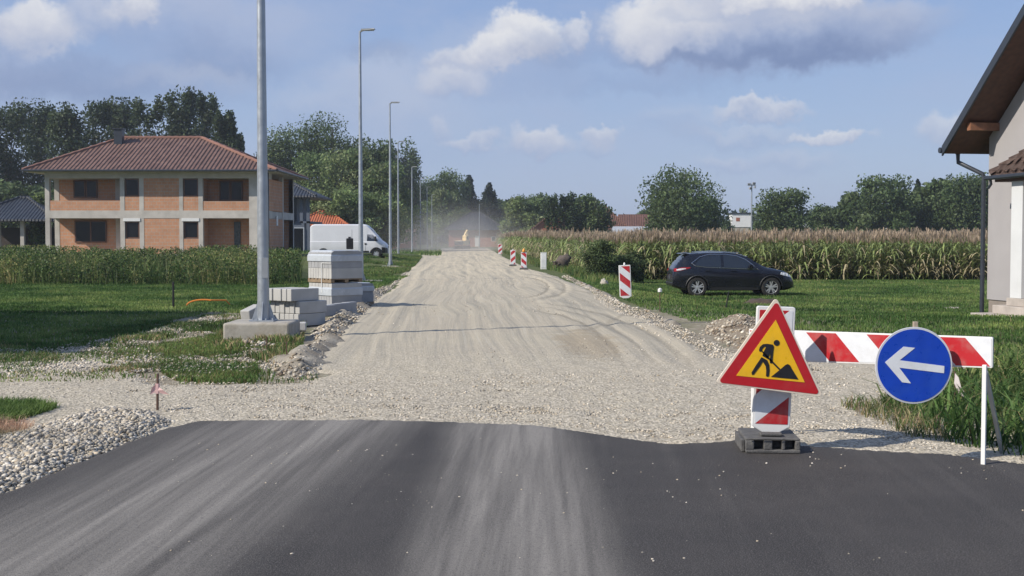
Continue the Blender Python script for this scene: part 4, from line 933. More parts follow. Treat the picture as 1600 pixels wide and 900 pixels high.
# ================================================================== vehicles
def smooth_prof(pts, xs, k_=3):
    y = np.interp(xs, [p[0] for p in pts], [p[1] for p in pts])
    for _ in range(k_): y[1:-1] = y[:-2] * .25 + y[1:-1] * .5 + y[2:] * .25
    return y
class Body:
    def __init__(s, L, top, belt, w, rw, zb, n=90, k_=4):
        s.xs = np.linspace(0, L, n); s.top = smooth_prof(top, s.xs, k_); s.belt = np.minimum(smooth_prof(belt, s.xs, k_), s.top - .035)
        s.w = smooth_prof(w, s.xs, k_); s.rw = smooth_prof(rw, s.xs, k_); s.zb = smooth_prof(zb, s.xs, k_)
    def ring(s, i):
        w_, rw, zb, tp, be = s.w[i], s.rw[i], s.zb[i], s.top[i], s.belt[i]; zm = zb + (be - zb) * .55
        rh = max(tp - be, .02); ro = min(rw, w_ * .985)
        return [(0, zb), (w_ * .86, zb), (w_ * .965, zb + .06), (w_ * .99, zm - .12), (w_, zm + .05), (w_ * .985, be - .03), (w_ * .96, be), (ro + .015, tp - min(.09, rh * .35)), (ro - .05, tp - min(.03, rh * .12)), (ro * .6, tp - .004), (0, tp)]
    def build(s, mat, parent, name='body', cuts=()):
        m = MB(); vs = []; n = len(s.xs); K = 11
        for i in range(n):
            r_ = s.ring(i); full_ = [(y, z) for y, z in r_] + [(-y, z) for y, z in r_[-2:0:-1]]
            vs += [(s.xs[i], y, z) for y, z in full_]
        Q = 20
        fs = [(i * Q + k_, i * Q + (k_ + 1) % Q, (i + 1) * Q + (k_ + 1) % Q, (i + 1) * Q + k_) for i in range(n - 1) for k_ in range(Q)]
        fs += [tuple(range(Q)), tuple((n - 1) * Q + k_ for k_ in range(Q))[::-1]]
        m.add(vs, fs); o = m.build(name, mat, parent, smooth=True)
        cut = []
        for (cx, cz, r_, y0, y1) in cuts:
            for sg in (1, -1):
                c = MB().lathe([(y0 * sg, 0.0001), (y0 * sg, r_), (y1 * sg, r_), (y1 * sg, 0.0001)], 36, 'y', (cx, 0, cz)).build('cut', mat, None); cut.append(c)
        if cut:
            bm = bmesh.new()
            for c in cut: bm.from_mesh(c.data)
            bmesh.ops.remove_doubles(bm, verts=bm.verts, dist=.0003); bmesh.ops.recalc_face_normals(bm, faces=bm.faces)
            me = bpy.data.meshes.new('c'); bm.to_mesh(me); co = bpy.data.objects.new('c', me); COL.objects.link(co)
            md = o.modifiers.new('b', 'BOOLEAN'); md.operation = 'DIFFERENCE'; md.object = co; md.solver = 'EXACT'
            par = o.parent; o.parent = None
            bpy.context.view_layer.update(); dg = bpy.context.evaluated_depsgraph_get(); nm = bpy.data.meshes.new_from_object(o.evaluated_get(dg))
            o.modifiers.clear(); o.data = nm; nm.name = name; o.parent = par
            for c in cut + [co]: bpy.data.objects.remove(c)
            for pp in nm.polygons: pp.use_smooth = True
            try: nm.set_sharp_from_angle(angle=R(35))
            except Exception: pass
        return o
    def side(s, x, z, sg, off=.008):
        """point on the side surface at x, z"""
        i = int(round((x - s.xs[0]) / (s.xs[-1] - s.xs[0]) * (len(s.xs) - 1))); i = min(max(i, 0), len(s.xs) - 1); r_ = s.ring(i)
        zs = [q[1] for q in r_[2:9]]; ys = [q[0] for q in r_[2:9]]
        return (x, sg * (float(np.interp(z, zs, ys)) + off), z)
    def panel(s, outline, mat, parent, name, sg, off=.008, th=.01, label=None):
        """outline: function-free polygon in x,z mapped on the side as a grid of thin strips"""
        xs = np.linspace(min(p[0] for p in outline), max(p[0] for p in outline), 26); m = MB(); rows = []
        for x in xs:
            zz = []
            n = len(outline)
            for i in range(n):
                (ax, az_), (bx, bz) = outline[i], outline[(i + 1) % n]
                if abs(ax - bx) > 1e-9 and min(ax, bx) - 1e-6 <= x <= max(ax, bx) + 1e-6: zz.append(az_ + (bz - az_) * (x - ax) / (bx - ax))
            lo, hi = min(zz), max(zz); rows.append([s.side(x, lo + (hi - lo) * q, sg, off) for q in (0, .25, .5, .75, 1)])
        vs = [p for r_ in rows for p in r_]; vs2 = [(p[0], p[1] - sg * th, p[2]) for p in vs]; N = len(vs)
        fs = [(i * 5 + j, i * 5 + j + 1, i * 5 + j + 6, i * 5 + j + 5) for i in range(len(xs) - 1) for j in range(4)]
        m.add(vs + vs2, fs + [tuple(q + N for q in f[::-1]) for f in fs]); return m.build(name, mat, parent, smooth=True, label=label)
    def cap(s, x0, x1, wf, mat, parent, name, off=.01):
        """patch lying on the top surface"""
        m = MB(); xs = np.linspace(x0, x1, 10); vs = []
        for x in xs:
            i = int(round(x / s.xs[-1] * (len(s.xs) - 1))); r_ = s.ring(i); R_ = [q for q in r_[7:]][::-1]
            for q in np.linspace(-1, 1, 9):
                y = q * wf * (s.rw[i]); z = float(np.interp(abs(y), [p[0] for p in R_], [p[1] for p in R_])); vs.append((x, y, z))
        i0 = int(round(x0 / s.xs[-1] * (len(s.xs) - 1))); i1 = int(round(x1 / s.xs[-1] * (len(s.xs) - 1)))
        nv = Vector((s.top[i0] - s.top[i1], 0, x1 - x0)).normalized() * off
        vs = [(p[0] + nv.x, p[1], p[2] + nv.z) for p in vs]
        m.add(vs, [(i * 9 + j, i * 9 + j + 1, i * 9 + j + 10, i * 9 + j + 9) for i in range(9) for j in range(8)]); return m.build(name, mat, parent, smooth=True)
TYRE = M('tyre rubber', (.012, .012, .012), .85, .2, 12, dirt=((.10, .09, .07), .4)); RIM = M('silver alloy', (.52, .53, .54), .3, .05, metal=.6)
PAINT = M('black car paint', (.006, .007, .012), .2, .1, 2, spec=.4, coat=.25, dirt=((.03, .03, .03), .3)); CHROME = M('chrome strip', (.6, .62, .64), .2, .03, metal=.9)
VANP = M('white van paint', (.62, .63, .65), .35, .03, 1, dirt=((.45, .44, .40), .25)); TAILR = M('red tail lens', (.30, .01, .01), .2); CLEARL = M('clear lamp lens', (.55, .57, .6), .12)
CARGL = M('tinted car glass', (.012, .016, .022), .05, .1, 1, spec=.9)
def wheel(parent, x, y, r_, rimr, sg, steel=False):
    w_ = T('wheel', None, None, (x, y, r_)); w_.parent = parent
    MB().lathe([(-.10 * sg, rimr * .96), (-.10 * sg, r_ * .9), (-.07 * sg, r_), (.07 * sg, r_), (.105 * sg, r_ * .93), (.11 * sg, rimr * 1.06), (.085 * sg, rimr)], 36).build('tyre', TYRE, w_, smooth=True)
    m = MB(); m.lathe([(.02 * sg, 0), (.03 * sg, rimr * .5), (.03 * sg, rimr * .9), (.09 * sg, rimr * .93), (.095 * sg, rimr * 1.01), (.06 * sg, rimr * 1.0)], 30)
    rim = m.build('rim', (M('steel wheel', (.33, .34, .35), .45) if steel else M('dark wheel well', (.02, .02, .022), .6)), w_, smooth=True)
    sp = MB(); sp.lathe([(.09 * sg, rimr * .94), (.10 * sg, rimr * .97), (.09 * sg, rimr * 1.02), (.08 * sg, rimr * .94)], 30); sp.lathe([(.03 * sg, .07), (.085 * sg, .06), (.09 * sg, 0)], 12)
    n = 6 if steel else 10
    for k_ in range(n):
        a = 2 * PI * (k_ // 2 if not steel else k_) / (5 if not steel else n) + (.20 if k_ % 2 else -.20) * (0 if steel else 1) + .3
        a0 = a * 1.0; wd = .022 if not steel else .05
        c_, s__ = math.cos(a0), math.sin(a0); q = []
        for rr3, yy in ((.05, .085), (rimr * .96, .088)):
            for t_ in (-1, 1): q.append((c_ * rr3 - s__ * wd * t_, yy * sg, s__ * rr3 + c_ * wd * t_))
        b2_ = [(p[0], p[1] - .03 * sg, p[2]) for p in q]; sp.add(q + b2_, [(0, 1, 3, 2), (4, 6, 7, 5), (0, 2, 6, 4), (1, 5, 7, 3), (2, 3, 7, 6)])
    sp.build('spokes', RIM, w_)
# --- black crossover
cx_ = D(1140, 458, 45.2); car = T('parked_car', 'black five-door crossover parked side-on on the grass before the maize', 'car', (cx_.x, 45.2, float(ground_z(cx_.x, 45.2)) - .02), R(2))
cb = Body(4.40, [(0, .80), (.05, 1.02), (.30, 1.30), (.48, 1.50), (.62, 1.545), (1.2, 1.59), (1.9, 1.595), (2.35, 1.55), (2.75, 1.42), (3.25, 1.10), (3.32, 1.06), (3.8, .97), (4.15, .86), (4.32, .68), (4.40, .50)],
          [(0, .76), (.1, .98), (.5, 1.08), (1.2, 1.05), (2.5, .985), (3.3, .955), (3.9, .88), (4.4, .6)], [(0, .72), (.12, .82), (.5, .89), (1, .905), (3.5, .905), (4.0, .86), (4.25, .74), (4.40, .52)],
          [(0, .66), (.5, .60), (1.2, .62), (2.3, .60), (2.9, .64), (3.3, .74), (4.0, .74), (4.4, .5)], [(0, .38), (.3, .26), (.9, .22), (3.6, .22), (4.1, .24), (4.4, .34)], k_=3)
sh = T('x', None, None); 
def shift_children(par, dx):
    for c in par.children: c.location.x += dx
cuts = [(.86, .35, .385, .62, 1.1), (3.50, .35, .385, .62, 1.1)]
bpy.data.objects.remove(sh)
cb.build(PAINT, car, cuts=cuts)
for sg in (1, -1):
    cb.panel([(.78, 1.13), (1.2, 1.075), (1.72, 1.055), (1.72, 1.48), (1.25, 1.47), (.98, 1.36)], CARGL, car, 'rear_side_window', sg, .004, .012)
    cb.panel([(1.82, 1.052), (2.95, 1.01), (2.55, 1.36), (2.2, 1.475), (1.82, 1.485)], CARGL, car, 'front_side_window', sg, .004, .012)
    up_ = [cb.side(x, z, sg, .012) for x, z in ((.66, 1.20), (.80, 1.10), (1.2, 1.05), (1.8, 1.03), (2.5, 1.0), (3.02, .985), (2.85, 1.15), (2.62, 1.33), (2.3, 1.46), (1.9, 1.512), (1.3, 1.51), (.98, 1.42), (.66, 1.20))]
    MB().tube(up_, .010, 5).build('window_trim', CHROME, car)
    for xa, xb in ((1.15, 1.36), (2.05, 2.26)): 
        p0 = cb.side(xa, .93, sg, .02); p1 = cb.side(xb, .925, sg, .02); MB().tube([p0, ((p0[0] + p1[0]) / 2, p0[1] + .018 * sg, p0[2]), p1], .014, 6).build('door_handle', PAINT, car)
    m = MB(); q = cb.side(2.78, 1.05, sg, .0); m.add([(q[0] - .12, q[1], 1.02), (q[0] + .05, q[1], 1.0), (q[0] + .08, q[1] + .19 * sg, 1.02), (q[0] - .10, q[1] + .19 * sg, 1.03), (q[0] - .10, q[1], 1.12), (q[0] + .03, q[1], 1.12), (q[0] + .03, q[1] + .19 * sg, 1.16), (q[0] - .09, q[1] + .19 * sg, 1.16)], [(0, 1, 2, 3), (7, 6, 5, 4), (0, 4, 5, 1), (1, 5, 6, 2), (2, 6, 7, 3), (3, 7, 4, 0)]); m.build('wing_mirror', PAINT, car, bevel=.02)
    cb.panel([(.03, .90), (.28, .93), (.62, 1.03), (.60, 1.06), (.30, 1.04), (.04, 1.0)], TAILR, car, 'tail_light', sg, .006, .012)
    cb.panel([(.10, .935), (.26, .945), (.46, 1.00), (.44, 1.025), (.26, 1.01), (.11, .98)], CLEARL, car, 'reversing_light', sg, .012, .010)
    cb.panel([(3.82, .80), (4.20, .70), (4.30, .72), (4.10, .84), (3.86, .88)], CLEARL, car, 'headlight', sg, .006, .012)
    cb.panel([(1.28, .25), (3.08, .25), (3.05, .34), (1.30, .35)], BLKPL, car, 'sill_trim', sg, .012, .012)
    for xw in (.86, 3.50):
        arc = [cb.side(xw + .405 * math.cos(a), .35 + .405 * math.sin(a), sg, .004) for a in np.linspace(.12, PI - .12, 18)]; MB().tube(arc, .022, 5).build('wheel_arch_trim', BLKPL, car)
    rr4 = [cb.side(x, float(np.interp(x, [.9, 1.5, 2.4], [1.58, 1.60, 1.57])), sg, -.12) for x in (.9, 1.2, 1.6, 2.0, 2.4)]
    rr4 = [(p[0], sg * .53, float(np.interp(p[0], [.9, 1.6, 2.4], [1.59, 1.62, 1.565]))) for p in rr4]; MB().tube(rr4, .013, 5).build('roof_rail', CHROME, car)
    for xw in (.86, 3.50): wheel(car, xw, .80 * sg, .345, .235, sg)
cb.cap(2.45, 3.18, .92, CARGL, car, 'windscreen'); cb.cap(.17, .44, .9, CARGL, car, 'rear_window')
MB().add([(.34, -.55, 1.52), (.62, -.56, 1.56), (.62, .56, 1.56), (.34, .55, 1.52), (.36, -.55, 1.545), (.62, -.56, 1.58), (.62, .56, 1.58), (.36, .55, 1.545)], [(0, 1, 2, 3), (7, 6, 5, 4), (0, 4, 5, 1), (1, 5, 6, 2), (2, 6, 7, 3), (3, 7, 4, 0)]).build('rear_spoiler', PAINT, car, bevel=.008)
MB().obox((.045, 0, .80), (.02, .52, .11), Matrix.Rotation(R(8), 3, 'Y')).build('number_plate', PLWHITE, car)
MB().box(-.02, .10, -.70, .70, .40, .52).build('rear_bumper', BLKPL, car, bevel=.03)
MB().tube([(.9, 0, 1.6), (.78, 0, 1.70)], .008, 5).build('antenna', BLKPL, car)
shift_children(car, -2.2)
# --- white high-roof van
vx = D(548, 404, 88); van = T('panel_van', 'white high-roof panel van with black front bumper, standing behind the pallets', 'van', (vx.x, 88, float(ground_z(vx.x, 88)) - .08), R(1)); van.scale = (.91, .91, .91)
vb = Body(6.0, [(0, 2.42), (.06, 2.54), (.3, 2.62), (4.1, 2.62), (4.35, 2.55), (4.62, 2.32), (5.25, 1.60), (5.36, 1.42), (5.75, 1.18), (5.93, .95), (6.0, .7)], [(0, 1.3), (4.4, 1.3), (5.3, 1.28), (5.8, 1.0), (6, .65)],
          [(0, .99), (.1, 1.01), (5.0, 1.01), (5.5, .95), (5.8, .82), (6.0, .62)], [(0, .86), (.2, .90), (4.3, .90), (4.8, .80), (5.3, .78), (6, .6)], [(0, .38), (5.2, .38), (6, .35)], k_=2)
vb.build(VANP, van, cuts=[(1.02, .36, .42, .7, 1.2), (5.05, .36, .42, .7, 1.2)])
for sg in (1, -1):
    vb.panel([(4.35, 1.32), (5.22, 1.30), (5.05, 1.52), (4.78, 1.82), (4.38, 1.84)], CARGL, van, 'side_window', sg, .006, .012)
    vb.panel([(1.5, .46), (4.5, .46), (4.5, .58), (1.5, .58)], BLKPL, van, 'side_moulding', sg, .012, .012)
    vb.panel([(5.42, .98), (5.80, .86), (5.72, 1.08), (5.44, 1.24)], CLEARL, van, 'headlight', sg, .008, .012)
    vb.panel([(5.48, .40), (5.93, .42), (5.93, .80), (5.48, .86)], BLKPL, van, 'bumper_corner', sg, .014, .012)
    arc = [vb.side(5.05 + .45 * math.cos(a), .36 + .45 * math.sin(a), sg, .006) for a in np.linspace(.1, PI - .1, 16)]; MB().tube(arc, .045, 5).build('wheel_arch_trim', BLKPL, van)
    m = MB(); q = vb.side(5.0, 1.45, sg, 0); m.box(q[0] - .06, q[0] + .08, min(q[1], q[1] + .26 * sg), max(q[1], q[1] + .26 * sg), 1.35, 1.68); m.build('wing_mirror', BLKPL, van, bevel=.03)
    q = vb.side(4.3, 1.12, sg, .02); MB().box(q[0] - .12, q[0] + .02, q[1] - .015, q[1] + .015, 1.05, 1.16).build('door_handle', BLKPL, van)
    for xg in (3.2, 4.24, 5.3 - .9 + .85):
        if xg < 5: vb.panel([(xg, .5), (xg + .02, .5), (xg + .02, 2.2 if xg < 4 else 1.3), (xg, 2.2 if xg < 4 else 1.3)], DARKM, van, 'door_seam', sg, .003, .006)
    for xw in (1.02, 5.05): wheel(van, xw, .88 * sg, .35, .21, sg, True)
vb.cap(4.68, 5.22, .93, CARGL, van, 'windscreen')
MB().box(5.90, 6.04, -.62, .62, .40, .72).build('front_bumper', BLKPL, van, bevel=.05); MB().box(5.86, 5.98, -.42, .42, .76, .92).build('grille', BLKPL, van, bevel=.02)
shift_children(van, -3.0)
# --- excavator working in the dust
ex = T('excavator', 'small pale yellow excavator with raised boom, digging in the dust at the road end', 'excavator', (D(722, 390, 200).x, 200, .03), R(62)); ex.scale = (.85, .85, .85)
EY = M('excavator yellow', (.85, .64, .30), .5, .12, 2)
for sg in (1, -1):
    MB().prism(round_poly([(-1.3, 0), (1.3, 0), (1.45, .3), (1.25, .6), (-1.25, .6), (-1.45, .3)], .12), .65 * sg, 1.05 * sg).build('track', BLKPL, ex, bevel=.03)
MB().box(-1.0, 1.1, -.95, .95, .7, 1.55).build('chassis', EY, ex, bevel=.08)
cabx = MB().box(-.95 + .9, 1.05, -.95, -.1, 1.56, 2.55).build('cab', EY, ex, bevel=.06); MB().box(.05, .95, -.965, -.955, 1.75, 2.4).build('window', GLASS, cabx)
MB().box(-1.35, -1.0, -.9, .9, .75, 1.5).build('counterweight', DARKM, ex, bevel=.06)
bm_ = MB(); bm_.prism([(-.1 + .8, 1.2), (.95, 1.2), (1.4, 2.5), (2.2, 3.35), (2.1, 3.6), (1.15, 2.75)], .0, .28); bm_.build('boom', EY, ex)
MB().prism([(2.0, 3.6), (2.3, 3.55), (2.45, 1.9), (2.3, 1.5), (2.15, 1.6)], .02, .24).build('arm', EY, ex)
MB().prism([(2.1, 1.6), (2.5, 1.6), (2.7, 1.1), (2.4, .75), (1.95, .85), (2.15, 1.1)], -.25, .5).build('bucket', DARKM, ex, bevel=.02)
MB().tube([(1.0, .34, 1.5), (1.45, .34, 2.4)], .06, 6).build('hydraulic_ram', CHROME, ex)
# ================================================================== the unfinished brick house
HX, HY, HZ = -25.3, 89.0, .5
def lx_(px): return (px - 800) / 21.9 - HX
def lz_(py): return EYE + (372 - py) / 21.9 - HZ
bh = T('brick_house', 'unplastered two-storey brick house with red tiled hip roof and open balconies', 'house', (HX, HY, HZ))
L_, R_x = lx_(72), lx_(418); TH = .32
z_b, z_s0, z_s1, z_t0, z_t1 = 0.0, lz_(341), lz_(329), lz_(279), lz_(270)
cf_ = MB()
cf_.box(L_ - .1, R_x + .02, -.02, 11, -.6, .12)                         # floor slab / plinth
cf_.box(L_, R_x, -.012, 1.85, z_s0, z_s1)                               # first floor band
cf_.box(L_, R_x, -.012, 1.85, z_t0, z_t1)                               # top beam
for a, b in ((72, 79), (189, 196), (219, 226), (281, 287), (311, 318), (390, 418)):
    x0_, x1_ = lx_(a), lx_(b)
    cf_.box(x0_, x1_, -.006, TH, .121, z_s0 - .001); cf_.box(x0_, x1_, -.006, TH, z_s1 + .001, z_t0 - .001)
for z0_, z1_ in ((.121, z_s0 - .001), (z_s1 + .001, z_t0 - .001)):
    cf_.box(L_, L_ + .35, 1.83, 2.15, z0_, z1_)
    cf_.box(lx_(170), lx_(178), 1.70, 1.84, z0_, z1_)
cf_.box(R_x - .3, R_x + .006, 6.1, 6.5, .121, z_t1); cf_.box(R_x - 3, R_x + .006, 6.5, 11, z_s0, z_s1)
cf_.box(R_x - .35, R_x + .004, 10.6, 10.95, .121, z_t1)
cf_.build('concrete_frame', CONC2, bh)
def bpanel(x0_, x1_, y0, y1, z0_, z1_): MB().box(x0_, x1_, y0, y1, z0_, z1_).build('brick_wall', BRICK, bh)
X = lx_
bpanel(X(226) + .001, X(281) - .001, .01, TH, z_s1 + .001, z_t0 - .001); bpanel(X(226) + .001, X(281) - .001, .01, TH, .121, z_s0 - .001)
for a, b in ((196, 219), (287, 311)):
    bpanel(X(a) + .001, X(b) - .001, .015, TH, z_s1 + .001, lz_(307)); bpanel(X(a) + .001, X(b) - .001, .015, TH, .121, lz_(373))
bpanel(X(79) + .001, X(189) - .001, .02, .24, z_s1 + .001, lz_(313.5)); bpanel(X(318) + .001, X(390) - .001, .02, .24, z_s1 + .001, lz_(314.5))
# recessed walls behind the two terraces on both floors
for z0_, z1_ in ((.121, z_s0 - .001), (z_s1 + .001, z_t0 - .001)):
    bpanel(L_ + .36, X(196), 1.85, 2.15, z0_, z1_); bpanel(X(311), X(418) - .3, 1.85, 2.15, z0_, z1_)
    bpanel(X(190), X(194), .33, 1.84, z0_, z1_); bpanel(X(313), X(317), .33, 1.84, z0_, z1_); bpanel(R_x - .32, R_x - .004, .33, 6.1, z0_, z1_)
    bpanel(L_ + .01, L_ + .31, 2.16, 10.9, z0_, z1_)
    bpanel(R_x - 3.3, R_x - 3.0, 6.5, 10.9, z0_, z1_)
bpanel(L_ + .02, R_x - .02, 10.6, 10.9, .121, z_t1)
MB().box(L_ + .05, R_x - .05, 1.86, 10.9, z_s0 + .02, z_s1 - .02).build('floor_slab', CONC2, bh)
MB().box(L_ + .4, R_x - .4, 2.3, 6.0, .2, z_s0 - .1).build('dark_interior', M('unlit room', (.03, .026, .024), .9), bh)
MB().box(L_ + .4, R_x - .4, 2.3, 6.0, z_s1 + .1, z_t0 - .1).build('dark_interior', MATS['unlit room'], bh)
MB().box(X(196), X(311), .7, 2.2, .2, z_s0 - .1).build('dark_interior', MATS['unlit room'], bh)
def bwin(x0_, x1_, z0_, z1_, y, cols=1):
    fr = MB(); t_ = .09
    for a, b, c, d in ((x0_, x1_, z0_, z0_ + t_), (x0_, x1_, z1_ - t_, z1_), (x0_, x0_ + t_, z0_ + t_, z1_ - t_), (x1_ - t_, x1_, z0_ + t_, z1_ - t_)): fr.box(a, b, y, y + .08, c, d)
    for i in range(1, cols):
        xm = x0_ + (x1_ - x0_) * i / cols; fr.box(xm - .05, xm + .05, y, y + .08, z0_ + t_, z1_ - t_)
    w_ = fr.build('window', FRAMEB, bh); MB().box(x0_ + t_, x1_ - t_, y + .03, y + .05, z0_ + t_, z1_ - t_).build('pane', GLASS, w_); return w_
for a, b in ((196.5, 218.5), (287.5, 310.5)):
    bwin(X(a), X(b), lz_(307) + .01, z_t0 - .01, .10); bwin(X(a), X(b), lz_(373) + .01, lz_(346), .10)
    MB().box(X(a) - .12, X(b) + .08, -.05, .2, lz_(346) + .01, z_s0 - .002).build('shutter_box', PLWHITE, bh)
bwin(X(103), X(122), lz_(308), z_t0 - .05, 1.76); bwin(X(122.5), X(141), lz_(308), z_t0 - .05, 1.76); bwin(X(104), X(155), lz_(379), lz_(344), 1.76, 2)
bwin(X(335), X(352), lz_(313), z_t0 - .1, 1.76); bwin(X(353), X(372), lz_(313), z_t0 - .1, 1.76)
MB().box(X(358), X(368), 1.74, 1.84, .13, lz_(346)).build('door', M('dark glazed door', (.05, .06, .06), .3), bh)
dp_ = MB(); dp_.tube([(R_x + .12, -.06, z_t1 + .1), (R_x + .12, -.06, .1)], .05, 8); dp_.build('downpipe', DARKM, bh)
MB().box(R_x + .002, R_x + .06, 3.4, 3.9, lz_(352), lz_(336)).build('wall_box', PLWHITE, bh)
# roof
ex0, ex1, ey0, ey1, ez, rz2, ry = -9.15, 8.75, -.95, 12.3, lz_(267), lz_(214) + .35, 5.7
rx0, rx1 = -4.15, 1.85
rf = MB(); e = [(ex0, ey0, ez), (ex1, ey0, ez), (ex1, ey1, ez), (ex0, ey1, ez)]; rr = [(rx0, ry, rz2), (rx1, ry, rz2)]
rf.add(e + rr, [(0, 1, 5, 4), (1, 2, 5), (2, 3, 4, 5), (3, 0, 4)])
rf.add([(a, b, c - .06) for a, b, c in e], [(0, 3, 2, 1)])
rf.add(e + [(a, b, c - .06) for a, b, c in e], [(0, 4, 5, 1), (1, 5, 6, 2), (2, 6, 7, 3), (3, 7, 4, 0)])
roof = rf.build('roof', TILE_R, bh)
rg = MB(); RIDGE = M('ridge tiles', (.22, .11, .08), .7, .15, 5)
for p0, p1 in ((e[0], rr[0]), (e[1], rr[1]), (e[2], rr[1]), (e[3], rr[0]), (rr[0], rr[1])):
    n_ = 22; rg.tube([Vector(p0).lerp(Vector(p1), i / n_) + Vector((0, 0, .05 if i % 2 else .02)) for i in range(n_ + 1)], .11, 6)
rg.build('ridge_tiles', RIDGE, roof)
ch = MB().box(-4.35, -3.75, 4.3, 4.9, rz2 - 1.0, rz2 + .55).build('chimney', DARKM, roof); MB().box(-4.45, -3.65, 4.2, 5.0, rz2 + .551, rz2 + .62).build('chimney_cap', DARKM, ch)
MB().box(.4 + 8, .9 + 7.9 + .0, 7.2, 7.8, ez + .4, rz2 + .1).build('chimney', DARKM, roof) if False else None
sf = MB(); sf.box(ex0 + .1, ex1 - .1, ey0 + .1, ey1 - .1, z_t1 + .002, ez - .065); sf.build('soffit', CONC2, bh)
gt = MB(); 
gt.tube([(ex0, ey0 - .07, ez - .04), (ex1, ey0 - .07, ez - .04)], .075, 8); gt.tube([(ex1 + .07, ey0, ez - .04), (ex1 + .07, ey1, ez - .04)], .075, 8); gt.tube([(ex0 - .07, ey0, ez - .04), (ex0 - .07, ey1, ez - .04)], .075, 8)
gt.build('gutter', DARKM, bh, smooth=True)

# ================================================================== plainer houses
def house(name, label, cat, x, y, z, rz, w, d, hw, hr, ov, wallm, roofm, kind='hip', wins=(), door=None, ridge_in=None, winm=None, chim=None, group=None):
    h = T(name, label, cat, (x, y, z), rz, group)
    if wallm is not None: MB().box(-w / 2, w / 2, 0, d, -.6, hw).build('wall', wallm, h)
    a, b, c, d2 = -w / 2 - ov, w / 2 + ov, -ov, d + ov; m = MB(); th = .16
    if kind == 'hip':
        ri = ridge_in if ridge_in is not None else min(w, d) / 2
        E = [(a, c, hw), (b, c, hw), (b, d2, hw), (a, d2, hw)]; R2 = [(a + ri, d / 2, hr), (b - ri, d / 2, hr)]
        m.add([(p[0], p[1], p[2] + th) for p in E] + [(p[0], p[1], p[2] + th) for p in R2], [(0, 1, 5, 4), (1, 2, 5), (2, 3, 4, 5), (3, 0, 4)])
        m.add(E + [(p[0], p[1], p[2] + th) for p in E], [(0, 3, 2, 1), (0, 1, 5, 4), (1, 2, 6, 5), (2, 3, 7, 6), (3, 0, 4, 7)])
        r_ = m.build('roof', roofm, h); rt_ = MB()
        for p0, p1 in ((E[0], R2[0]), (E[1], R2[1]), (R2[0], R2[1])): rt_.tube([Vector(p0) + Vector((0, 0, th + .03)), Vector(p1) + Vector((0, 0, th + .03))], .12, 6)
        rt_.build('ridge_tiles', roofm, r_)
    else:
        if kind == 'gx':    # ridge along x
            q1 = [(a, c, hw - .1), (b, c, hw - .1), (b, d / 2, hr), (a, d / 2, hr)]; q2 = [(a, d2, hw - .1), (b, d2, hw - .1), (b, d / 2, hr), (a, d / 2, hr)]
            if wallm is not None: MB().prism([(.01, hw), (d - .01, hw), (d / 2, hr - .25)], -w / 2 + .01, w / 2 - .01, 'yz').build('gable', wallm, h)
        else:               # ridge along y, gable to the viewer
            q1 = [(a, c, hw - .1), (a, d2, hw - .1), (0, d2, hr), (0, c, hr)]; q2 = [(b, c, hw - .1), (b, d2, hw - .1), (0, d2, hr), (0, c, hr)]
            if wallm is not None: MB().prism([(-w / 2 + .01, hw), (w / 2 - .01, hw), (0, hr - .25)], .01, d - .01, 'xz').build('gable', wallm, h)
        m.slab(q1, -th); m.slab(q2, -th); r_ = m.build('roof', roofm, h)
    for (wx, wz, ww, wh) in wins:
        f = MB(); 
        for q in ((wx - ww / 2 - .06, wx + ww / 2 + .06, wz - .06, wz), (wx - ww / 2 - .06, wx + ww / 2 + .06, wz + wh, wz + wh + .06), (wx - ww / 2 - .06, wx - ww / 2, wz, wz + wh), (wx + ww / 2, wx + ww / 2 + .06, wz, wz + wh)): f.box(q[0], q[1], -.03, .05, q[2], q[3])
        f = f.build('window', winm or PLWHITE, h); MB().box(wx - ww / 2, wx + ww / 2, -.012, .03, wz, wz + wh).build('pane', GLASS, f)
    if door: MB().box(door[0] - .5, door[0] + .5, -.02, .05, 0, 2.1).build('door', winm or PLWHITE, h)
    if chim: MB().box(chim - .3, chim + .3, d * .4, d * .4 + .5, hr - 1, hr + .7).build('chimney', BRICK2, r_)
    return h
def hx(px, d): return D(px, 380, d).x
# grey two-storey neighbour with open loggia
gn = house('grey_house', 'slate grey house with dark tiled roof, half hidden behind the brick house', 'house', hx(418, 122), 122, .3, 0, 8.2, 9, 5.4, 7.35, .8, None, TILE_D, 'hip')
MB().box(-4.1, 2.6, 1.6, 9, -.6, 5.39).build('wall', GREYW, gn); MB().box(-4.1, 3.6, 0, 1.59, -.6, 2.9).build('porch_wall', GREYW, gn)
MB().slab([(-4.3, -.4, 3.4), (2.6, -.4, 3.4), (2.4, 1.58, 4.4), (-4.3, 1.58, 4.4)], .1).build('porch_roof', TILE_D, gn)
for cx in (2.1, 3.3, 3.95): MB().box(cx - .15, cx + .15, .1, .4, 2.905 if cx < 3.6 else -.6, 5.39).build('column', GREYW, gn)
MB().box(2.7, 4.1, .1, 8.5, 2.905, 3.1).build('balcony_slab', GREYW, gn)
for wx in (1.15, 3.0):
    f = MB(); 
    for q in ((wx - .6, wx - .5, 0, 2.4), (wx + .5, wx + .6, 0, 2.4), (wx - .6, wx + .6, 2.4, 2.5)): f.box(q[0], q[1], -.04, .04, q[2], q[3])
    f = f.build('window', M('pale frame', (.35, .38, .42), .5), gn); MB().box(wx - .5, wx + .5, -.012, .03, 0, 2.4).build('pane', GLASS, f)
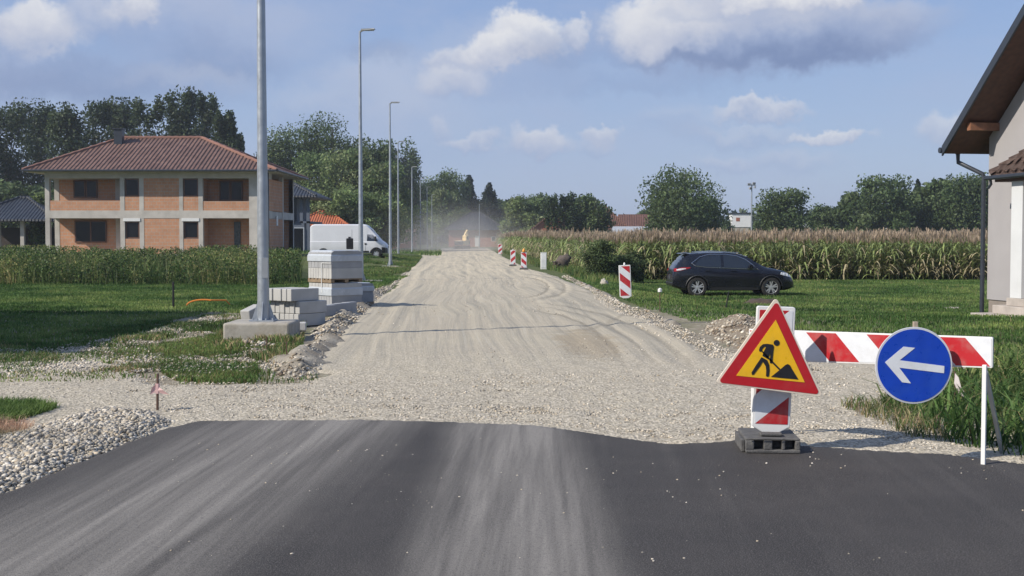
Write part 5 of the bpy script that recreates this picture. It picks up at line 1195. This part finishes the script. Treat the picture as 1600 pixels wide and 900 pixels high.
# open carport on the far left
cp = house('carport', 'open shelter with dark tiled roof at the left edge, behind the weeds', 'shelter', hx(14, 108), 108, .3, 0, 7.2, 7, 2.9, 4.9, .7, None, TILE_D, 'hip', ridge_in=3.9)
for cx in (-3.4, -1.0, 1.1, 3.3): MB().box(cx - .16, cx + .16, .1, .42, -.5, 2.9).build('post', CONC2, cp)
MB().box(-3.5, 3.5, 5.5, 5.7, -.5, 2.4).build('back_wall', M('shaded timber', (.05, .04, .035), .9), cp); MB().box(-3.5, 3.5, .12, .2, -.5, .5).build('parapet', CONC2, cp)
house('orange_roof_house', 'small cream house with orange tiled roof, just left above the white van', 'house', hx(500, 150), 150, 0, 0, 6.2, 8, 3.0, 4.9, .6, M('cream render', (.50, .45, .36)), TILE_O, 'hip', wins=[(1.5, 1, 1, 1.2)])
house('brick_bungalow', 'low brick house with dull red roof directly behind the van', 'house', hx(548, 175), 175, 0, 0, 9, 8, 3.3, 6.0, .5, BRICK2, TILE_B, 'hip', wins=[(-2, 1, 1.2, 1.2)])
house('brick_shed', 'small unfinished red brick shed in the dust between the lamp posts', 'shed', hx(628, 215), 215, 0, 0, 4.5, 4, 2.4, 3.4, .2, BRICK2, TILE_B, 'gx', wins=[(0, .9, .9, .9)])
house('brick_bungalow', 'low red brick house with dark hip roof closing off the end of the road', 'house', hx(742, 243), 243, .1, 0, 10.2, 10, 3.2, 6.6, .9, BRICK2, TILE_D, 'hip', wins=[(3.6, 1.1, .7, .8)], door=(.5, 0))
house('farmhouse', 'rust roofed barn half hidden behind the clipped conifers, left side', 'barn', hx(862, 205), 205, 0, 0, 8.5, 9, 2.4, 5.9, .4, BRICK2, TILE_B, 'gy')
house('farmhouse', 'house with steep rust red roof, right beside the dark round tree', 'house', hx(944, 200), 200, 0, R(4), 7.6, 8, 3.0, 6.7, .4, M('dim old render', (.22, .18, .15)), TILE_B, 'hip', ridge_in=3.4, wins=[(0, 1.2, .8, .9)])
house('farmhouse', 'long house with brown tiled roof and chimney, left of the big walnut tree', 'house', hx(1012, 214), 214, 0, R(-6), 9.5, 8, 3.4, 5.9, .4, M('old render', (.26, .22, .18)), TILE_B, 'gx', chim=1.5)
house('metal_shed', 'low shed with pale grey sheet roof in front of the farmhouses', 'shed', hx(988, 196), 196, 0, 0, 5.5, 4, 2.6, 3.6, .3, M('grey boards', (.2, .2, .2)), M('grey roof sheet', (.33, .35, .37), .5), 'gx')
tw = T('scoring_tower', 'small white raised cabin with flat roof among the distant trees', 'tower', (hx(1158, 235), 235, 0))
MB().box(-1.6, 1.7, 0, 3, 0, 3.8).build('base', CONC, tw); MB().box(-1.75, 1.85, -.1, 3.1, 3.81, 6.3).build('cabin', PLWHITE, tw); MB().box(-2.0, 2.1, -.3, 3.3, 6.31, 6.5).build('flat_roof', DARKM, tw); MB().box(-1.0, -.3, -.13, -.105, 4.9, 5.6).build('window', BRICK2, tw)
MB().tube([(2.3, -.4, 0), (2.3, -.4, 3.9)], .08, 6).build('support_post', GALV, tw)
fm = T('floodlight_mast', 'tall floodlight mast standing between the walnut trees', 'floodlight', (hx(1174, 170), 170, 0)); fm.scale = (.76, .76, .76); MB().tube([(0, 0, 0), (0, 0, 12)], [.17, .10], 8).build('mast', GALV, fm)
for i, (a, b) in enumerate(((-.5, .2), (.35, .35), (-.3, -.5), (.5, -.3))): MB().obox((a, -.2, 11.7 + b), (.55, .25, .42), Matrix.Rotation(.4 * i, 3, 'Z') @ Matrix.Rotation(.4, 3, 'X')).build('floodlight', M('lamp casing', (.25, .26, .27), .5), fm)
MB().box(-.75, .75, -.06, .06, 11.66, 11.78).build('crossarm', GALV, fm)
house('white_house', 'white gabled house showing through the trees, right of the floodlight mast', 'house', hx(1262, 222), 222, 0, R(5), 5.6, 7, 2.7, 4.6, .3, STUCW, M('pale roof sheet', (.5, .5, .5)), 'gx', wins=[(0, 1.5, .8, .9)])
house('green_shed', 'pale green gabled shed beneath the distant trees, centre right', 'shed', hx(1340, 226), 226, 0, 0, 6.5, 6, 2.9, 4.3, .3, M('pale green boards', (.22, .28, .26)), M('slate sheet', (.12, .15, .15)), 'gx')
house('white_house', 'low white house with brown roof at the right, under the dark spruce', 'house', hx(1418, 218), 218, 0, R(-4), 5.4, 7, 2.7, 4.9, .4, STUCW, TILE_B, 'gx', wins=[(-1, 1.4, .8, .9)])
house('white_shed', 'tiny white outbuilding at the foot of the walnut tree', 'shed', hx(1101, 200), 200, 0, R(20), 2.4, 3, 2.2, 3.0, .2, STUCW, PLWHITE, 'gy')
house('concrete_wall', 'bare concrete outbuilding left of the white raised cabin', 'shed', hx(1128, 225), 225, 0, 0, 3.6, 3, 3.6, 4.1, .1, CONC, CONC, 'gx')
# unseen house added out of frame on the left to shade the lawn; shape guessed
house('unseen_shade_house', 'unseen plastered two-storey house, added left of the road to shade the lawn', 'house', -19.6, 15.5, 0, 0, 10.0, 9.5, 6.0, 9.3, .7, STUCW, TILE_R, 'hip', wins=[(-3, 1, 1.2, 1.3), (3, 1, 1.2, 1.3), (-3, 3.9, 1.2, 1.3), (0, 3.9, 1.2, 1.3), (3, 3.9, 1.2, 1.3)], door=(0, 0))

# ================================================================== gabled house at the right edge
A0 = Vector((12.0, 31.5, float(ground_z(12, 31.5)))); ux, uy = .17, -.985
rh = T('gabled_house', 'lilac grey gabled house at the right edge with dark gutters and porch', 'house', A0, math.atan2(uy, ux))
SL = .827; zE = 4.32; WL = 9.0
def zu(s_): return zE + SL * (min(s_, WL - s_) + .5) - .24
body = MB(); body.prism([(0, .42), (WL, .42), (WL, zu(WL)), (WL / 2, zu(WL / 2)), (0, zu(0))], 0, 9, 'xz'); body.build('wall', STUC, rh)
MB().box(.03, WL - .03, .03, 8.9, -.5, .419).build('plinth', M('brown grey plinth', (.22, .19, .165), .9, bump=.3), rh)
for nm_, mt_, off_, th_ in (('roof', TILE_P, .0, .12), ('soffit', SOFF, -.125, .06)):
    m = MB()
    for a, b in ((-.55, WL / 2), (WL + .55, WL / 2)):
        f_z = lambda s_: zE + SL * (min(s_, WL - s_) + .5) + off_
        m.slab([(a, -.92, f_z(a)), (a, 9.3, f_z(a)), (b, 9.3, f_z(b)), (b, -.92, f_z(b))], th_)
    m.build(nm_, mt_, rh)
vb_ = MB()
for a, b in ((-.58, WL / 2), (WL + .58, WL / 2)):
    z0_, z1_ = zE + SL * (min(a, WL - a) + .5), zE + SL * (WL / 2 + .5)
    for yy, up_, dn in ((-.97, .05, .20), (-.95, .075, -.02)):
        vb_.add([(a, yy, z0_ - dn), (b, yy, z1_ - dn), (b, yy, z1_ + up_), (a, yy, z0_ + up_), (a, yy + .045, z0_ - dn), (b, yy + .045, z1_ - dn), (b, yy + .045, z1_ + up_), (a, yy + .045, z0_ + up_)], [(0, 1, 2, 3), (7, 6, 5, 4), (0, 4, 5, 1), (1, 5, 6, 2), (2, 6, 7, 3), (3, 7, 4, 0)])
vb_.build('verge_board', DARKM, rh)
MB().box(.30, .46, -.78, -.001, zu(.4) - .20, zu(.4) - .01).build('purlin', BEAM, rh); MB().box(3.2, 3.36, -.78, -.001, zu(3.3) - .22, zu(3.3) - .05).build('purlin', BEAM, rh)
g_ = MB(); g_.tube([(-.64, -1.0, zE - .12), (-.64, 9.3, zE - .12)], .075, 10); g_.build('gutter', DARKM, rh, smooth=True)
MB().tube([(-.62, -.50, zE - .16), (-.60, -.50, zE - .42), (-.06, -.12, zE - .75), (-.06, -.10, zE - .95), (-.06, -.10, -.05)], .055, 10).build('downpipe', DARKM, rh, smooth=True)
MB().tube([(-.63, -.50, zE - .12), (-.62, -.50, zE - .22)], [.10, .055], 10).build('gutter_outlet', DARKM, rh)
# porch
po = MB(); E0, E1, W0, W1, W2 = (1.35, -.74, 3.47), (5.2, -.74, 3.47), (1.35, -.002, 3.47), (2.25, -.002, 4.16), (5.2, -.002, 4.16)
po.add([E0, E1, W2, W1, W0], [(0, 1, 2, 3), (0, 3, 4)]); po.add([(p[0], p[1], p[2] - .07) for p in (E0, E1, W2, W1, W0)], [(3, 2, 1, 0), (4, 3, 0)]); po.add([E0, E1, (E1[0], E1[1], E1[2] - .07), (E0[0], E0[1], E0[2] - .07)], [(0, 1, 2, 3)]); po.add([E0, W0, (W0[0], W0[1], W0[2] - .07), (E0[0], E0[1], E0[2] - .07)], [(0, 1, 2, 3)])
pro = po.build('porch_roof', TILE_P, rh)
rt2 = MB(); n_ = 5
for i in range(n_):
    p0 = Vector(E0).lerp(Vector(W1), i / n_) + Vector((0, -.01, .05)); p1 = Vector(E0).lerp(Vector(W1), (i + 1.1) / n_) + Vector((0, -.01, .03)); rt2.tube([p0, p1], [.095, .07], 8)
rt2.build('hip_tiles', TILE_P, pro, smooth=True)
rt2 = MB()
for i in range(11):
    u0 = i / 11; 
    for k_ in range(3):
        p0 = Vector((1.65 + i * .33 + .0, -.74 + .24 * k_, 3.50 + .225 * k_)); rt2.tube([p0, p0 + Vector((0, .27, .25))], [.07, .055], 6) if p0.x > 1.45 + .3 * k_ else None
rt2.build('roof_tiles', TILE_P, pro, smooth=True)
MB().tube([(1.25, -.83, 3.40), (5.2, -.83, 3.42)], .055, 8).build('porch_gutter', DARKM, rh, smooth=True); MB().tube([(1.42, -.80, 3.38), (1.42, -.78, 3.25), (1.34, -.80, 3.16)], .035, 8).build('porch_outlet', DARKM, rh, smooth=True)
MB().box(1.45, 5.0, -.70, -.01, 3.30, 3.39).build('porch_ceiling', SOFF, rh)
MB().box(2.04, 2.5, -.62, -.20, .56, 3.29).build('porch_column', STUCW, rh)
stp = MB(); STEP = M('stone faced steps', (.38, .34, .30), .85, .15, 4, bump=.3, bscale=14)
for (s0, y0_, za, zb_) in ((1.30, -1.20, -.4, .17), (1.62, -.82, .171, .37), (1.95, -.66, .371, .555)): stp.box(s0, 5.2, y0_, -.003, za, zb_)
stp.build('steps', STEP, rh, bevel=.012)
MB().box(2.9, 3.8, -.03, .0, .57, 2.9).build('front_door', M('dark front door', (.06, .05, .05), .4), rh)

# ================================================================== trees
TG = np.random.default_rng(77)
BARK = M('tree bark', (.10, .085, .065), .95, .3, 3)
def crown_mesh(kind, rng, nl, leaf):
    """unit tree: height 1, half width .5; returns V,F,C and lobe centres"""
    pts, cols, lobes = [], [], []
    if kind == 'broad':
        for _ in range(34):
            a = rng.uniform(0, 6.28); z = rng.uniform(.22, .86); rmax = .40 * math.sqrt(max(.05, 1 - ((z - .50) / .46) ** 2)); r_ = rmax * rng.uniform(.45, 1.08)
            lobes.append((r_ * math.cos(a), r_ * math.sin(a), z, rng.uniform(.09, .17), rng.uniform(.07, .12)))
        for _ in range(10):
            a = rng.uniform(0, 6.28); q_ = rng.uniform(0, .2); lobes.append((q_ * math.cos(a), q_ * math.sin(a), rng.uniform(.3, .78), .2, .12))
        base = [(.058, .090, .034), (.076, .112, .042), (.098, .134, .054)]
    elif kind == 'light':
        for _ in range(34):
            a = rng.uniform(0, 6.28); z = rng.uniform(.12, .88); rmax = .42 * math.sqrt(max(.05, 1 - ((z - .42) / .56) ** 2)); r_ = rmax * rng.uniform(.4, 1.05)
            lobes.append((r_ * math.cos(a), r_ * math.sin(a), z, rng.uniform(.10, .17), rng.uniform(.07, .12)))
        base = [(.115, .165, .062), (.145, .19, .072), (.165, .195, .088)]
    elif kind == 'poplar':
        for _ in range(40):
            a = rng.uniform(0, 6.28); z = rng.uniform(.08, .90); r_ = .36 * (1 - max(0, z - .55) * 1.5) * rng.uniform(.25, 1.1)
            lobes.append((r_ * math.cos(a), r_ * math.sin(a), z, rng.uniform(.10, .19), rng.uniform(.07, .13)))
        for _ in range(5):
            a = rng.uniform(0, 6.28); lobes.append((.2 * math.cos(a), .2 * math.sin(a), rng.uniform(.84, .95), .08, .06))
        base = [(.036, .056, .027), (.048, .070, .031), (.062, .085, .036)]
    elif kind == 'spruce':
        for i_ in range(90):
            a = i_ * 2.4 + rng.uniform(0, .6); z = .05 + .94 * (i_ + rng.random()) / 90; r_ = .46 * (1 - z) ** .85 * rng.uniform(.3, 1.05)
            lobes.append((r_ * math.cos(a), r_ * math.sin(a), z, .03 + .13 * (1 - z), .035 + .03 * (1 - z)))
        base = [(.018, .032, .022), (.026, .042, .028)]
    else:   # clipped column
        for _ in range(40):
            a = rng.uniform(0, 6.28); z = rng.uniform(.04, .93); r_ = .36 * math.sqrt(max(.02, 1 - max(0, (z - .6) / .42) ** 2)) * rng.uniform(.5, 1.0)
            lobes.append((r_ * math.cos(a), r_ * math.sin(a), z, .15, .06))
        base = [(.030, .052, .020), (.040, .064, .024)]
    per = nl // len(lobes)
    for (x, y, z, r_, rz_) in lobes:
        d = rng.normal(size=(per, 3)); dn_ = np.linalg.norm(d, axis=1)[:, None]; d = d / dn_ * np.minimum(dn_ ** .8 * .72, 1.5)
        p_ = np.array([x, y, z]) + d * np.array([r_, r_, rz_])
        nz = np.sin(p_[:, 0] * 43 + z * 20) + np.sin(p_[:, 1] * 47 + x * 31) + np.sin(p_[:, 2] * 61); p_ = p_[nz > -1.5]
        c = np.array(base[rng.integers(0, len(base))]) * rng.uniform(.8, 1.25); pts.append(p_); cols.append(c[None] * rng.uniform(.7, 1.35, (len(p_), 1)))
    P_ = np.concatenate(pts); C_ = np.concatenate(cols); P_[:, 2] = np.clip(P_[:, 2], .015, 1.02)
    return P_, C_, lobes
PROTO = {}
def tree(name, kind, label, px, top, wpx, d, cat='tree', group=None, leaf=.24, nl=5200, var=0, trunk=.0, z0=None, rzz=None):
    H = EYE + (372 - top) / F * d; Wd = wpx / F * d * 1.12; Xp = D(px, 372, d).x
    key = (kind, var, round(H / Wd * 2.5), nl)
    if key not in PROTO:
        P_, C_, lobes = crown_mesh(kind, TG, nl, leaf)
        S_ = np.array([Wd, Wd, H]); V, Fq = leafquads(P_ * S_, leaf * TG.uniform(.6, 1.3, len(P_)), TG)
        r_ = T(name, label, cat)
        cr = np_obj('crown', V, Fq, MLEAF, C_, r_)
        tk = MB(); tr = max(.10, H * .02); tk.tube([(0, 0, -.3), (tr * .3, 0, H * .3), (-tr * .3, tr * .3, H * .6), (0, 0, H * .85)], [tr, tr * .75, tr * .45, tr * .12], 8)
        if kind in ('broad', 'light', 'poplar'):
            for (x, y, z, a, b) in lobes[:14]: tk.tube([(0, 0, H * z * .55), (x * Wd * .5, y * Wd * .5, H * z * .82), (x * Wd, y * Wd, H * z)], [tr * .35, tr * .22, tr * .08], 5)
        tk.build('trunk', BARK, r_); PROTO[key] = (r_, H, Wd, name)
    else:
        src, H0, W0_, nm0 = PROTO[key]; r_ = copy_tree(src); r_['label'] = label; r_['category'] = cat; r_.name = name
        r_.scale = (Wd / W0_, Wd / W0_, H / H0)
    if 'group' in r_: del r_['group']
    if group: r_['group'] = group
    if name == 'x': pass
    r_.location = (Xp, d, float(ground_z(Xp, d)) - .02); r_.rotation_euler.z = rzz if rzz is not None else random.uniform(0, 6.28)
    return r_
# tall dark row behind the brick house, left to right
row = [(-42, 178, 80, 'tall dark tree at the very left edge of the row behind the brick house'), (14, 166, 84, 'second tall dark tree from the left edge, above the open shelter'), (62, 160, 78, 'third tall dark tree from the left, above the brick house\'s left eave'),
       (106, 166, 74, 'fourth dark tree in the tall row, above the left slope of the red roof'), (148, 152, 72, 'fifth dark tree in the tall row, just left of the chimney'), (190, 158, 66, 'dark tree rising straight behind the brick house chimney'), (232, 152, 70, 'dark tree above the left half of the red roof ridge'),
       (282, 141, 70, 'tallest dark tree, above the right end of the red roof ridge'), (322, 150, 60, 'dark tree right of the tallest one behind the house'), (352, 178, 46, 'narrower dark tree sloping down near the right end of the tall row'), (372, 208, 30, 'smallest dark tree ending the tall row, left of the nearest lamp post')]
for i, (px, top, w, lb) in enumerate(row): tree('poplar_tree', 'poplar', lb, px, top, w * 1.12, 176 + (i % 3) * 7, group='tall dark trees behind the brick house', var=i % 4, nl=13000, leaf=.25)
for i, px in enumerate((-20, 40, 100, 180, 250, 330, 392)): tree('bushy_tree', 'broad', 'low dark bushy tree filling the gap beneath the tall row behind the house', px, 275 + (i % 3) * 9, 100, 164, group='low trees under the tall row', var=i % 2, nl=5200, leaf=.34)
tree('bush', 'light', 'yellow green bush beside the left column of the brick house', 62, 300, 26, 112, cat='bush', nl=2500, leaf=.2)
g2_ = 'trees of the wood behind the lamp posts'
wood = [(408, 238, 50, 196, 'broad', 'dark tree just right of the nearest lamp post, left end of the wood'), (440, 196, 72, 200, 'broad', 'tall dark tree in the left of the wood, above the grey house'), (478, 178, 78, 204, 'broad', 'tallest tree of the wood, left half of its top'), (520, 168, 84, 202, 'broad', 'tallest round dark tree of the wood, left of the second lamp post'),
        (556, 205, 60, 198, 'broad', 'dark tree directly behind the second lamp post'), (590, 214, 56, 190, 'broad', 'dark tree between the second and the third lamp post'), (618, 210, 64, 186, 'broad', 'dark tree behind the fourth lamp post'), (640, 236, 46, 184, 'broad', 'dark tree sloping down right of the fourth lamp post'),
        (430, 262, 76, 168, 'light', 'pale green bushy tree above the grey house'), (486, 232, 84, 172, 'light', 'pale green rounded tree in the middle of the wood'), (545, 228, 84, 170, 'light', 'pale grey green willow left of the second lamp post'), (600, 250, 80, 168, 'light', 'pale green tree behind the third lamp post'),
        (470, 292, 84, 158, 'light', 'low pale green tree over the orange roof'), (530, 286, 86, 156, 'light', 'low pale green tree above the van\'s cargo roof'), (588, 300, 80, 158, 'light', 'low pale green tree above the van\'s windscreen'), (636, 284, 60, 170, 'light', 'pale green tree between the fourth and fifth lamp posts'), (662, 272, 46, 200, 'light', 'yellow green slim tree beside the sixth lamp post'), (672, 300, 46, 215, 'light', 'yellow green bush tree beside the seventh lamp post')]
for i, (px, top, w, d, kd, lb) in enumerate(wood): tree('deciduous_tree', kd, lb, px, top, w * 1.1, 290 + i if px + w / 2 > 644 else d, group=g2_, var=i % 3, nl=13000, leaf=.21)
for i, (px, top, w, d, kd, lb) in enumerate([(704, 256, 66, 270, 'broad', 'dark crown left of the two dark conifers at the road end'), (690, 296, 44, 262, 'light', 'green tree behind the last lamp posts'), (733, 276, 54, 285, 'spruce', 'dark conifer behind the roof of the road-end house'), (764, 288, 58, 280, 'spruce', 'dark pointed conifer right above the road-end house'), (786, 316, 44, 290, 'broad', 'low dark tree right of the conifers'),
        (720, 322, 60, 262, 'broad', 'dark low tree just over the left of the dark hip roof'), (768, 336, 60, 275, 'broad', 'dark low tree right of the dark hip roof'),
        (800, 318, 34, 300, 'broad', 'small far tree in the gap left of the light green tree'), (818, 306, 62, 212, 'light', 'light green bushy tree at the end of the maize field'), (846, 300, 54, 235, 'broad', 'dark tree left of the clipped conifer columns'), (868, 318, 50, 240, 'broad', 'dark tree behind the clipped conifer columns')]):
    tree('conifer_tree' if kd == 'spruce' else 'deciduous_tree', kd, lb, px, top, w * 1.1, d, nl=9000, var=5 + i % 2, leaf=.26)
for i, (px, top, w) in enumerate(((861, 305, 15), (871, 302, 15), (881, 302, 16), (892, 299, 16))): tree('clipped_conifer', 'column', '%s of the four clipped conifer columns, counted from the left' % ('first', 'second', 'third', 'fourth')[i], px, top, w * 1.35, 178, group='clipped conifer columns', nl=2600, leaf=.17)
tree('deciduous_tree', 'broad', 'round dark tree joined to the conifer columns on their right', 908, 296, 56, 182, nl=6000, leaf=.22, var=8); tree('deciduous_tree', 'broad', 'lower round dark tree left of the steep red roof', 930, 308, 52, 180, nl=6000, leaf=.22, var=9)
right = [(1012, 322, 34, 240, 'broad', 'small dark tree left of the big walnut'), (1069, 252, 118, 172, 'broad', 'biggest freestanding walnut tree, above the black car'), (1102, 304, 38, 176, 'broad', 'lower right bough tree merged with the big walnut'), (1040, 306, 56, 176, 'broad', 'lower left crown merged with the big walnut'), (1135, 343, 22, 225, 'broad', 'small round bush left of the white raised cabin'),
         (1188, 341, 26, 205, 'broad', 'low shrub right of the white raised cabin'), (1226, 290, 74, 175, 'broad', 'round tree right of the floodlight mast'), (1216, 322, 50, 178, 'broad', 'low spreading tree at the foot of the round tree'), (1288, 314, 46, 190, 'broad', 'lower tree between the round tree and the wide one'), (1340, 292, 50, 188, 'broad', 'left part of the wide tree group at right'),
         (1380, 268, 80, 184, 'broad', 'highest wide tree of the right group'), (1415, 296, 50, 192, 'broad', 'tree just left of the dark spruce'), (1433, 282, 34, 200, 'spruce', 'dark blue green spruce in the right tree group'), (1464, 272, 54, 188, 'broad', 'feathery tree right of the dark spruce'), (1500, 268, 72, 184, 'broad', 'dense tree left of the gabled house eave'), (1538, 270, 66, 186, 'broad', 'dense tree partly behind the gabled house downpipe'), (1590, 276, 80, 190, 'broad', 'tree hidden behind the gabled house wall')]
for i, (px, top, w, d, kd, lb) in enumerate(right): tree('conifer_tree' if kd == 'spruce' else 'walnut_tree' if i in (1,) else 'deciduous_tree', kd, lb, px, top, w * 1.12, d, nl=13000 if w > 80 else 8000, var=10 + i % 4, leaf=.21)
for i, (px, top, w) in enumerate(((1255, 332, 50), (1310, 332, 56), (1355, 330, 60), (1400, 336, 44), (1455, 330, 60), (1500, 330, 60))): tree('shrub', 'broad', 'low dark shrub in the hedge under the distant trees on the right', px, top, w, 228 if i < 4 else 200, cat='shrub', group='shrubs under the distant trees', nl=4000, var=20, leaf=.3)
# far wood that closes the horizon as one mass
fw = []; 
for (x0, x1, yy, h0) in ((-330, -60, 300, 13), (-60, 5, 340, 11), (0, 330, 330, 8)):
    n = 9000; xx = TG.uniform(x0, x1, n); hh = h0 * (.6 + .7 * fbm(xx * .05, xx * 0, 9)); P_ = np.stack([xx, yy + TG.uniform(-8, 8, n), hh * TG.random(n) ** .7], 1)
    V, Fq = leafquads(P_, TG.uniform(.6, 1.2, n), TG); fw.append((V, Fq, np.array([.038, .058, .026]) * TG.uniform(.7, 1.3, (n, 1))))
V, Fq, C = merge(fw); tagit(np_obj('far_wood', V, Fq, MLEAF, C), kind='stuff')
# near bushes in the verge meadow
for (px, py, top, w, lb, v_) in ((938, 434, 374, 50, 'dark green leafy bush in the verge, left one of the pair', 30), (976, 434, 386, 56, 'dark green leafy bush in the verge, right one, behind the nearest beacon', 31)):
    d = 56.0 + v_ - 30; p_ = D(px, py, d); p_.z = float(ground_z(p_.x, d)); H = (py - top) / F * d * 1.0; Wd = w / F * d
    P_, C_, lobes = crown_mesh('broad', TG, 12000, .05); P_[:, 2] = (P_[:, 2] - .15) / .85
    r_ = T('bush', lb, 'bush', (p_.x, d, p_.z)); V, Fq = leafquads(P_ * np.array([Wd * 1.15, Wd, H * 1.05]), .05 * TG.uniform(.6, 1.3, len(P_)), TG)
    np_obj('foliage', V, Fq, MLEAF, C_ * .85, r_); st_ = MB()
    for (x, y, z, a, b) in lobes[:8]: st_.tube([(0, 0, -.05), (x * Wd * .6, y * Wd * .6, z * H * .5), (x * Wd, y * Wd, z * H)], [.03, .02, .008], 5)
    st_.build('stem', BARK, r_)

# ================================================================== air
def vol(name, mn, mx, color, dens, aniso=.3, noise=None):
    m = MB().box(mn[0], mx[0], mn[1], mx[1], mn[2], mx[2]); mt = bpy.data.materials.new(name + ' air'); t = NT(mt)
    v = t.n('ShaderNodeVolumePrincipled'); v.inputs['Color'].default_value = c4(color); v.inputs['Anisotropy'].default_value = aniso; v.inputs['Density'].default_value = dens
    o_ = t.n('ShaderNodeOutputMaterial'); t.t.links.new(v.outputs[0], o_.inputs['Volume']); o = m.build(name, mt); tagit(o, kind='stuff'); return o, t, v
HAZE = True
if HAZE: vol('haze', (-1500, -330, -1.6), (1500, 2500, 32), (.82, .88, 1.0), .0003)
# dust hanging over the far end of the road
dc = D(690, 372, 165)
c_ = MB(); me_ = bmesh.new(); bmesh.ops.create_icosphere(me_, subdivisions=3, radius=1); md_ = bpy.data.meshes.new('dust_cloud'); me_.to_mesh(md_); me_.free()
du = bpy.data.objects.new('dust_cloud', md_); link(du); du.location = (dc.x + 1.0, 172, .5); du.scale = (15, 42, 8); tagit(du, kind='stuff')
mt = bpy.data.materials.new('road dust'); t = NT(mt); p = t.obj()
ln = t.n('ShaderNodeVectorMath', _operation='LENGTH', i0=p).outputs['Value']; fall = t.mr(ln, 1.0, .1, 0, 1, True)
nz = t.mr(t.noise(t.pos(), .12, 4, .6), .40, .65, .1, 1.0)
dn = t.math('MULTIPLY', t.math('MULTIPLY', t.math('MULTIPLY', fall, nz), t.mr(t.sep(p)[2], -.2, .9, 1.7, .35)), .032)
v = t.n('ShaderNodeVolumePrincipled', Density=dn); v.inputs['Color'].default_value = (.97, .92, .84, 1); v.inputs['Anisotropy'].default_value = .2
o_ = t.n('ShaderNodeOutputMaterial'); t.t.links.new(v.outputs[0], o_.inputs['Volume']); md_.materials.append(mt)
scene.cycles.volume_step_rate = 4; scene.cycles.volume_max_steps = 64; scene.cycles.volume_bounces = 1
scene.cycles.max_bounces = 6; scene.cycles.transparent_max_bounces = 8
